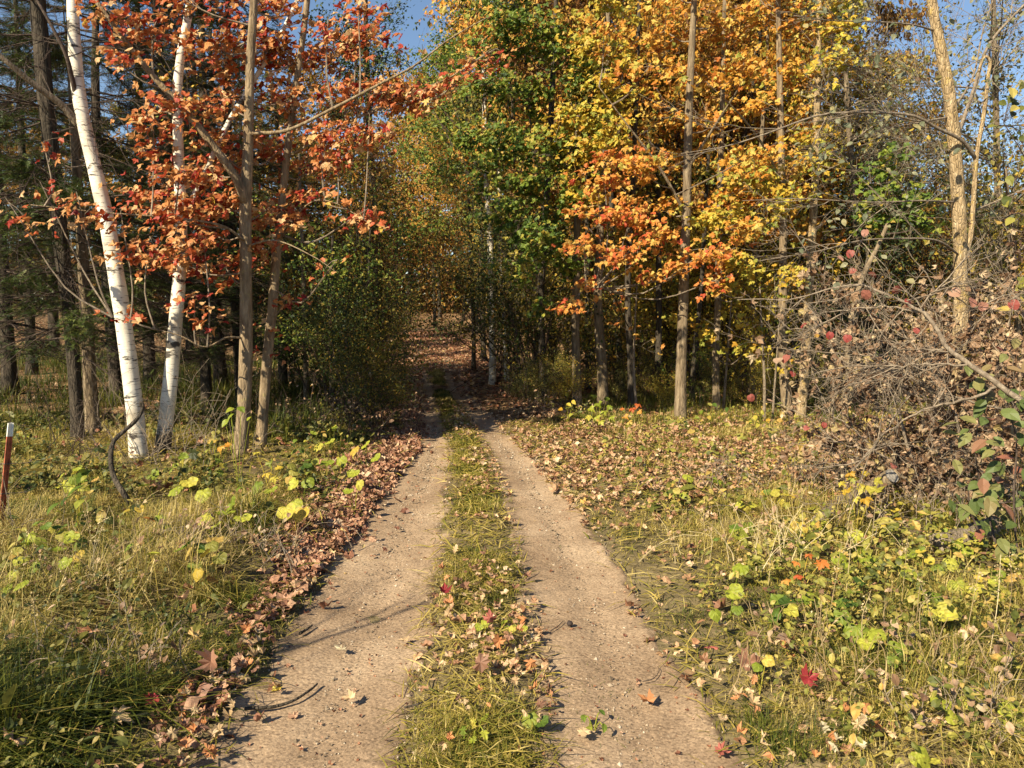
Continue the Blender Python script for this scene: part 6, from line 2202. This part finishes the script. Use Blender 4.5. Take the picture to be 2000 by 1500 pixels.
def bramble(label, cpix, Z, rad, n, seed, mat='twig_grey', L=.8, nl=0):
    rng = np.random.default_rng(seed)
    g = GH(*cpix) if Z is None else P(cpix[0], cpix[1], Z)
    g[2] = float(H(g[0], g[1]))
    root = thing('bare_bramble', label, 'bramble', g)
    mb, tips = MB(), []
    for i in range(n):
        p = g + np.array([rng.normal(0, rad), rng.normal(0, rad * .5), -.02])
        d = nrm(np.array([rng.normal(0, .45), rng.normal(0, .3), 1.0]))
        bare(mb, rng, p, d, L * rng.uniform(.5, 1.2), .0045, 1, nch=3, spread=.5, wig=.16, droop=.35, tips=tips, minr=.0014)
    mb.obj('stems', mat, root)
    if nl:
        q = np.concatenate(tips)
        q = q[rng.integers(0, len(q), nl)] + rng.normal(0, .02, (nl, 3))
        emit_leaves(root, [q], rng, T_OVAL, T_OVAL, 'leaf_dry', .035, 'ovald', n_obj=min(nl, 30))


bramble('tangle of thin bare stems beside the leaning birch foot', (330, 905), None, .45, 34, 711, L=.9)
bramble('bare pale shrub twigs in front of the fence post', (40, 1075), None, .12, 7, 712, 'wood_grey', L=.75)
bramble('dark bare stems behind the fence post', (100, 890), None, .6, 30, 713, 'twig_dark', L=1.0)
bramble('bare brown weed stems between the slender orange maple and the shrubs', (620, 850), None, .7, 46, 714, 'twig_dark', L=.8, nl=160)
bramble('dry weed stems along the edge below the left shrubs', (720, 840), None, .35, 34, 715, 'twig_dark', L=.6, nl=160)
bramble('dry pinkish seed weeds in front of the brush heap', (1530, 955), None, .55, 60, 716, 'twig_grey', L=.42, nl=160)
bramble('dry brown seed weeds right of the cut log', (1800, 1030), None, .5, 60, 717, 'twig_grey', L=.5, nl=200)
bramble('dry grass like weed stems at the right verge below the green shrubs', (1080, 820), None, .5, 36, 718, 'twig_dark', L=.5, nl=120)
bramble('tangle of dry straw weeds in the left grass below the fence post', (120, 1180), None, .35, 50, 731, 'stalk_straw', L=.36, nl=90)
bramble('tangle of dry straw weeds in the left grass below the leaning birch', (300, 1110), None, .4, 50, 732, 'stalk_straw', L=.36, nl=90)
bramble('tangle of brown weeds in the left grass below the red maple', (450, 1090), None, .35, 44, 733, 'twig_grey', L=.34, nl=120)
bramble('tangle of brown weeds in the near left grass', (170, 1330), None, .28, 36, 734, 'twig_grey', L=.28, nl=90)
bramble('tangle of pale weeds in the near right grass', (1780, 1330), None, .35, 50, 735, 'stalk_straw', L=.30, nl=110)
bramble('tangle of brown seed weeds at the lower right corner', (1900, 1440), None, .22, 40, 736, 'twig_grey', L=.26, nl=130)
bramble('pale dry weed stems standing in the right hand grass', (1500, 1100), None, .3, 22, 719, 'stalk_straw', L=.45, nl=40)


def stalks(label, group, spots, seed):
    rng = np.random.default_rng(seed)
    for px, py, h in spots:
        g = GH(px, py)
        root = thing('dry_stalk', label, 'stalk', g, group)
        d = nrm(np.array([rng.normal(0, .12), rng.normal(0, .1), 1]))
        pp = smooth_path([g - [0, 0, .02], g + d * h * .5 + rng.normal(0, .01, 3), g + d * h + rng.normal(0, .03, 3)], 10)
        mb = MB()
        tube(mb, pp, np.linspace(.0028, .0012, 10), k=4)
        mb.obj('stem', 'stalk_straw', root)
        n = 24
        u = rng.uniform(.72, 1.0, n)
        q = pp[(u * 9).astype(int)] + rng.normal(0, .012, (n, 3))
        mb = MB()
        Nn, T = leaf_dirs(rng, n)
        place(mb, T_RH, q, Nn, T, np.full(n, .012), rng.random(n), rng)
        mb.obj('seed_head', 'stalk_straw', root)['kind'] = 'stuff'


stalks('tall thin dry straw stalk standing in the left hand grass', 'dry stalks left of the track', [(160, 1190, .55), (195, 1200, .6), (205, 1170, .55), (110, 1210, .5), (230, 1260, .45), (150, 1290, .5), (90, 1330, .45), (300, 1100, .5), (345, 1060, .45)], 721)
stalks('tall thin dry straw stalk standing in the right hand grass', 'dry stalks right of the track', [(1650, 1180, .5), (1610, 1240, .45), (1690, 1300, .4), (1870, 1320, .5), (1840, 1300, .5), (1930, 1290, .5), (1500, 1150, .4), (1590, 1330, .35), (1760, 1180, .45), (1960, 1240, .5)], 722)


# ================================================================== SMALL THINGS ON THE TRACK
def fallen(label, px, py, wpx, mat, seed, tm=None, kind='fall', lift=.02, face=None, group=None):
    if face is not None and tm is None:
        tm, kind = T_FALL, 'curl'      # standing leaves are curled
    rng = np.random.default_rng(seed)
    p = GH(px, py, .03)
    s = wpx * p[1] / F
    ms = leaf_mesh(kind, tm or T_LAID, mat)
    Nv = (np.array([0, 0, 1.0]) if face is None else np.array(face, float)) + rng.normal(0, .18, 3)
    p = p + [0, 0, lift]
    o = leaf_object('fallen_leaf', ms[int(rng.integers(len(ms)))], p, Nv, np.array([*rng.normal(size=2), 0]), s)
    return tag(o, label, 'leaf', group)


fallen('small cream leaf alone on the left wheel track', 668, 1276, 30, 'fall_cream', 801, T_OAK, 'oak')
fallen('yellowish tan leaf on the left wheel track below the cream leaf', 683, 1373, 28, 'fall_tan', 802)
fallen('tan leaf at the edge of the left wheel track touching the grass strip', 790, 1258, 22, 'fall_tan', 803)
fallen('curled orange brown leaf alone on the right wheel track', 1264, 1378, 36, 'fall_orange', 804)
fallen('pale lobed oak leaf on the right wheel track near the bottom', 1140, 1440, 42, 'fall_oak', 805, T_OAK, 'oak')
fallen('crimson leaf at the left side of the grass strip', 868, 1170, 22, 'fall_crimson', 806, lift=.05, face=(0, -.6, .6))
fallen('red leaf standing in the grass strip beside the small lime weeds', 957, 1232, 26, 'fall_red', 807, lift=.07, face=(0, -.8, .4))
fallen('large curled grey brown leaf upright in the grass strip', 940, 1328, 40, 'fall_brown', 808, lift=.08, face=(-.3, -.9, .3))
fallen('big curled brown leaf standing in the grass at the lower left', 412, 1335, 48, 'fall_brown', 809, lift=.10, face=(-.3, -.8, .4))
fallen('curled crimson leaf in the grass right of the right wheel track', 1578, 1352, 38, 'fall_crimson', 810, lift=.06, face=(-.2, -.7, .6))
fallen('large curled brown leaf in the grass left of the crimson curled leaf', 1462, 1318, 46, 'fall_brown', 811, lift=.06, face=(-.3, -.6, .6))
fallen('yellow leaf among brown leaves at the lower left track edge', 541, 1358, 22, 'fall_yellow', 812)
fallen('shredded red leaf at the right edge of the right wheel track', 1410, 1478, 36, 'fall_red', 813)
fallen('pale cream oak leaf in the bottom right grass', 1675, 1448, 44, 'fall_oak', 814, T_OAK, 'oak', lift=.07, face=(0, -.5, .8))
fallen('red leaf on the pile of tan leaves beside the right wheel track', 1388, 1284, 36, 'fall_red', 815, lift=.05)
fallen('orange leaf standing in the grass strip above the grey brown leaf', 975, 1275, 26, 'fall_orange', 816, lift=.06, face=(0, -.9, .3))
fallen('tan leaf leaning at the right side of the grass strip', 1037, 1308, 26, 'fall_orange', 817, lift=.03, face=(.2, -.8, .5))
fallen('orange leaf low in the bottom right grass near the cream oak leaf', 1690, 1418, 28, 'fall_orange', 818, lift=.07, face=(0, -.6, .7))
fallen('brown leaf lying on the right edge of the grass strip where it turns to sand', 1045, 1252, 22, 'fall_tan', 819)
fallen('dark crimson leaf in the shade at the lower left grass edge', 300, 1390, 28, 'fall_crimson', 820, lift=.05, face=(0, -.6, .7))
fallen('pale tan curled leaf left of the dark crimson leaf', 232, 1425, 44, 'fall_tan', 821, lift=.06, face=(-.2, -.7, .6))
_q = np.random.default_rng(830)
n_ = 0
for i in range(130):
    px, py = _q.uniform(300, 560), _q.uniform(1230, 1500)
    g = G(px, py)
    if not (0 < ed(EL1, g[1]) - g[0] < .28):
        continue
    fallen('dry brown leaf among many along the lower left edge of the track', px, py, _q.uniform(16, 27), ['fall_brown', 'fall_tan', 'fall_orange', 'fall_oak'][i % 4], 900 + i, lift=_q.uniform(.01, .05), face=_q.normal(0, .5, 3) + [0, -.2, 1], group='leaves at the lower left track edge')
for i in range(120):
    px, py = _q.uniform(1250, 1750), _q.uniform(1200, 1500)
    g = G(px, py)
    e = g[0] - ed(ER2, g[1])
    if not (.0 < e < .65) or _q.random() < .45:
        continue
    fallen('dry tan leaf among many in the grass beside the near right wheel track', px, py, _q.uniform(16, 27), ['fall_tan', 'fall_oak', 'fall_orange', 'fall_cream'][i % 4], 1100 + i, T_OAK if i % 3 == 0 else None, 'oak' if i % 3 == 0 else 'fall', lift=_q.uniform(.02, .06), face=_q.normal(0, .4, 3) + [0, -.3, 1], group='leaves beside the near right wheel track')
for i in range(40):
    px, py = _q.uniform(850, 1070), _q.uniform(1080, 1490)
    fallen('dry tan leaf among many caught in the near grass strip', px, py, _q.uniform(13, 21), ['fall_tan', 'fall_oak', 'fall_orange', 'fall_brown'][i % 4], 1300 + i, T_OAK if i % 3 == 0 else None, 'oak' if i % 3 == 0 else 'fall', lift=_q.uniform(.02, .06), face=_q.normal(0, .5, 3) + [0, -.4, .8], group='leaves in the near grass strip')


def stick(label, pix, r, seed, mat='bark_dark', fork=False):
    pts = [GH(a, b, .0) + [0, 0, .032 + r] for a, b in pix]
    mb = MB()
    pp = smooth_path(pts, 14)
    tube(mb, pp, np.linspace(r, r * .6, 14), k=7, lump=.15, seed=seed)
    c = pp[7].copy()
    o = mb.obj('stick', mat, None, origin=c, smooth=True)
    tag(o, label, 'stick')


stick('curved dark stick lying from the leaves onto the left wheel track', [(478, 1402), (535, 1398), (575, 1385), (605, 1365), (620, 1352)], .008, 1)
stick('short dark stick at the left edge of the left wheel track', [(585, 1252), (600, 1243), (610, 1235)], .008, 2)
stick('small brown twig at the left foot of the grass strip', [(790, 1398), (815, 1392), (840, 1380)], .005, 3)
stick('thin curved twig on the right wheel track above the orange brown leaf', [(1255, 1345), (1275, 1340), (1287, 1325), (1284, 1315)], .0025, 4, 'twig_dark')
stick('thin twig in the dark weeds at the right side of the grass strip', [(1075, 1245), (1090, 1235), (1100, 1225)], .003, 5, 'twig_dark')


def nut():
    p = GH(1113, 1222, .03)
    mb = MB()
    rng = np.random.default_rng(9)
    V, Q = [], []
    r = .017
    for i in range(7):
        ph = math.pi * (i + .5) / 7
        for j in range(10):
            a = j * .628
            V.append(p + r * (1 + rng.normal(0, .08)) * np.array([math.sin(ph) * math.cos(a), math.sin(ph) * math.sin(a), .85 * math.cos(ph)]) + [0, 0, r * .7])
    for i in range(6):
        for j in range(10):
            Q.append((i * 10 + j, (i + 1) * 10 + j, (i + 1) * 10 + (j + 1) % 10, i * 10 + (j + 1) % 10))
    V += [p + [0, 0, r * 1.6], p - [0, 0, r * .1]]
    T = [(70, j, (j + 1) % 10) for j in range(10)] + [(71, 60 + (j + 1) % 10, 60 + j) for j in range(10)]
    mb.add(np.array(V), tri=T, quad=Q)
    tag(mb.obj('walnut_husk', 'nut_dark', None, origin=p, smooth=True), 'small black nut husk on the right wheel track', 'nut')


nut()

# ---- spruces rooted just beyond the left edge; their shade falls behind the birches
for (x, y, k, sc, lab) in ((-9.2, 8.6, 1, .9, 'spruce whose limb tips reach in from beyond the left edge'), (-10.6, 11.6, 0, 1.0, 'second spruce crowding in from beyond the left edge, farther back')):
    copy_thing(GC[k], (x, y, float(H(x, y))), x * 3, sc, lab, 'spruces at the left edge')

# ---- bare young tree just outside the frame, whose thin shadows cross the near track
def bare_tree():
    rng = np.random.default_rng(955)
    x, y = -3.3, 1.0
    b = np.array([x, y, float(H(x, y))])
    root = thing('bare_sapling', 'bare young tree just outside the lower left corner of the view', 'tree', b)
    _, pth, _ = add_trunk(root, [b - [0, 0, .05], b + [.05, .02, 1.2], b + [-.05, .1, 2.4], b + [.05, .1, 3.4]], [.03, .022, .014, .005], 'bark_grey', n=20, k=8)
    mb = MB()
    for i in range(12):
        an = rng.uniform(0, 6.28)
        bare(mb, rng, pth[rng.integers(7, 18)], nrm(np.array([math.cos(an), math.sin(an), .7])), rng.uniform(.5, 1.0), .009, 2, nch=3, spread=.45, wig=.1)
    mb.obj('branches', 'twig_grey', root)


bare_tree()

# ---- clean up: prototypes are copied, the sources themselves go
for r in PROTO:
    for c in list(r.children):
        bpy.data.objects.remove(c)
    bpy.data.objects.remove(r)
for o in bpy.data.objects:
    if '_o' in o:
        del o['_o']
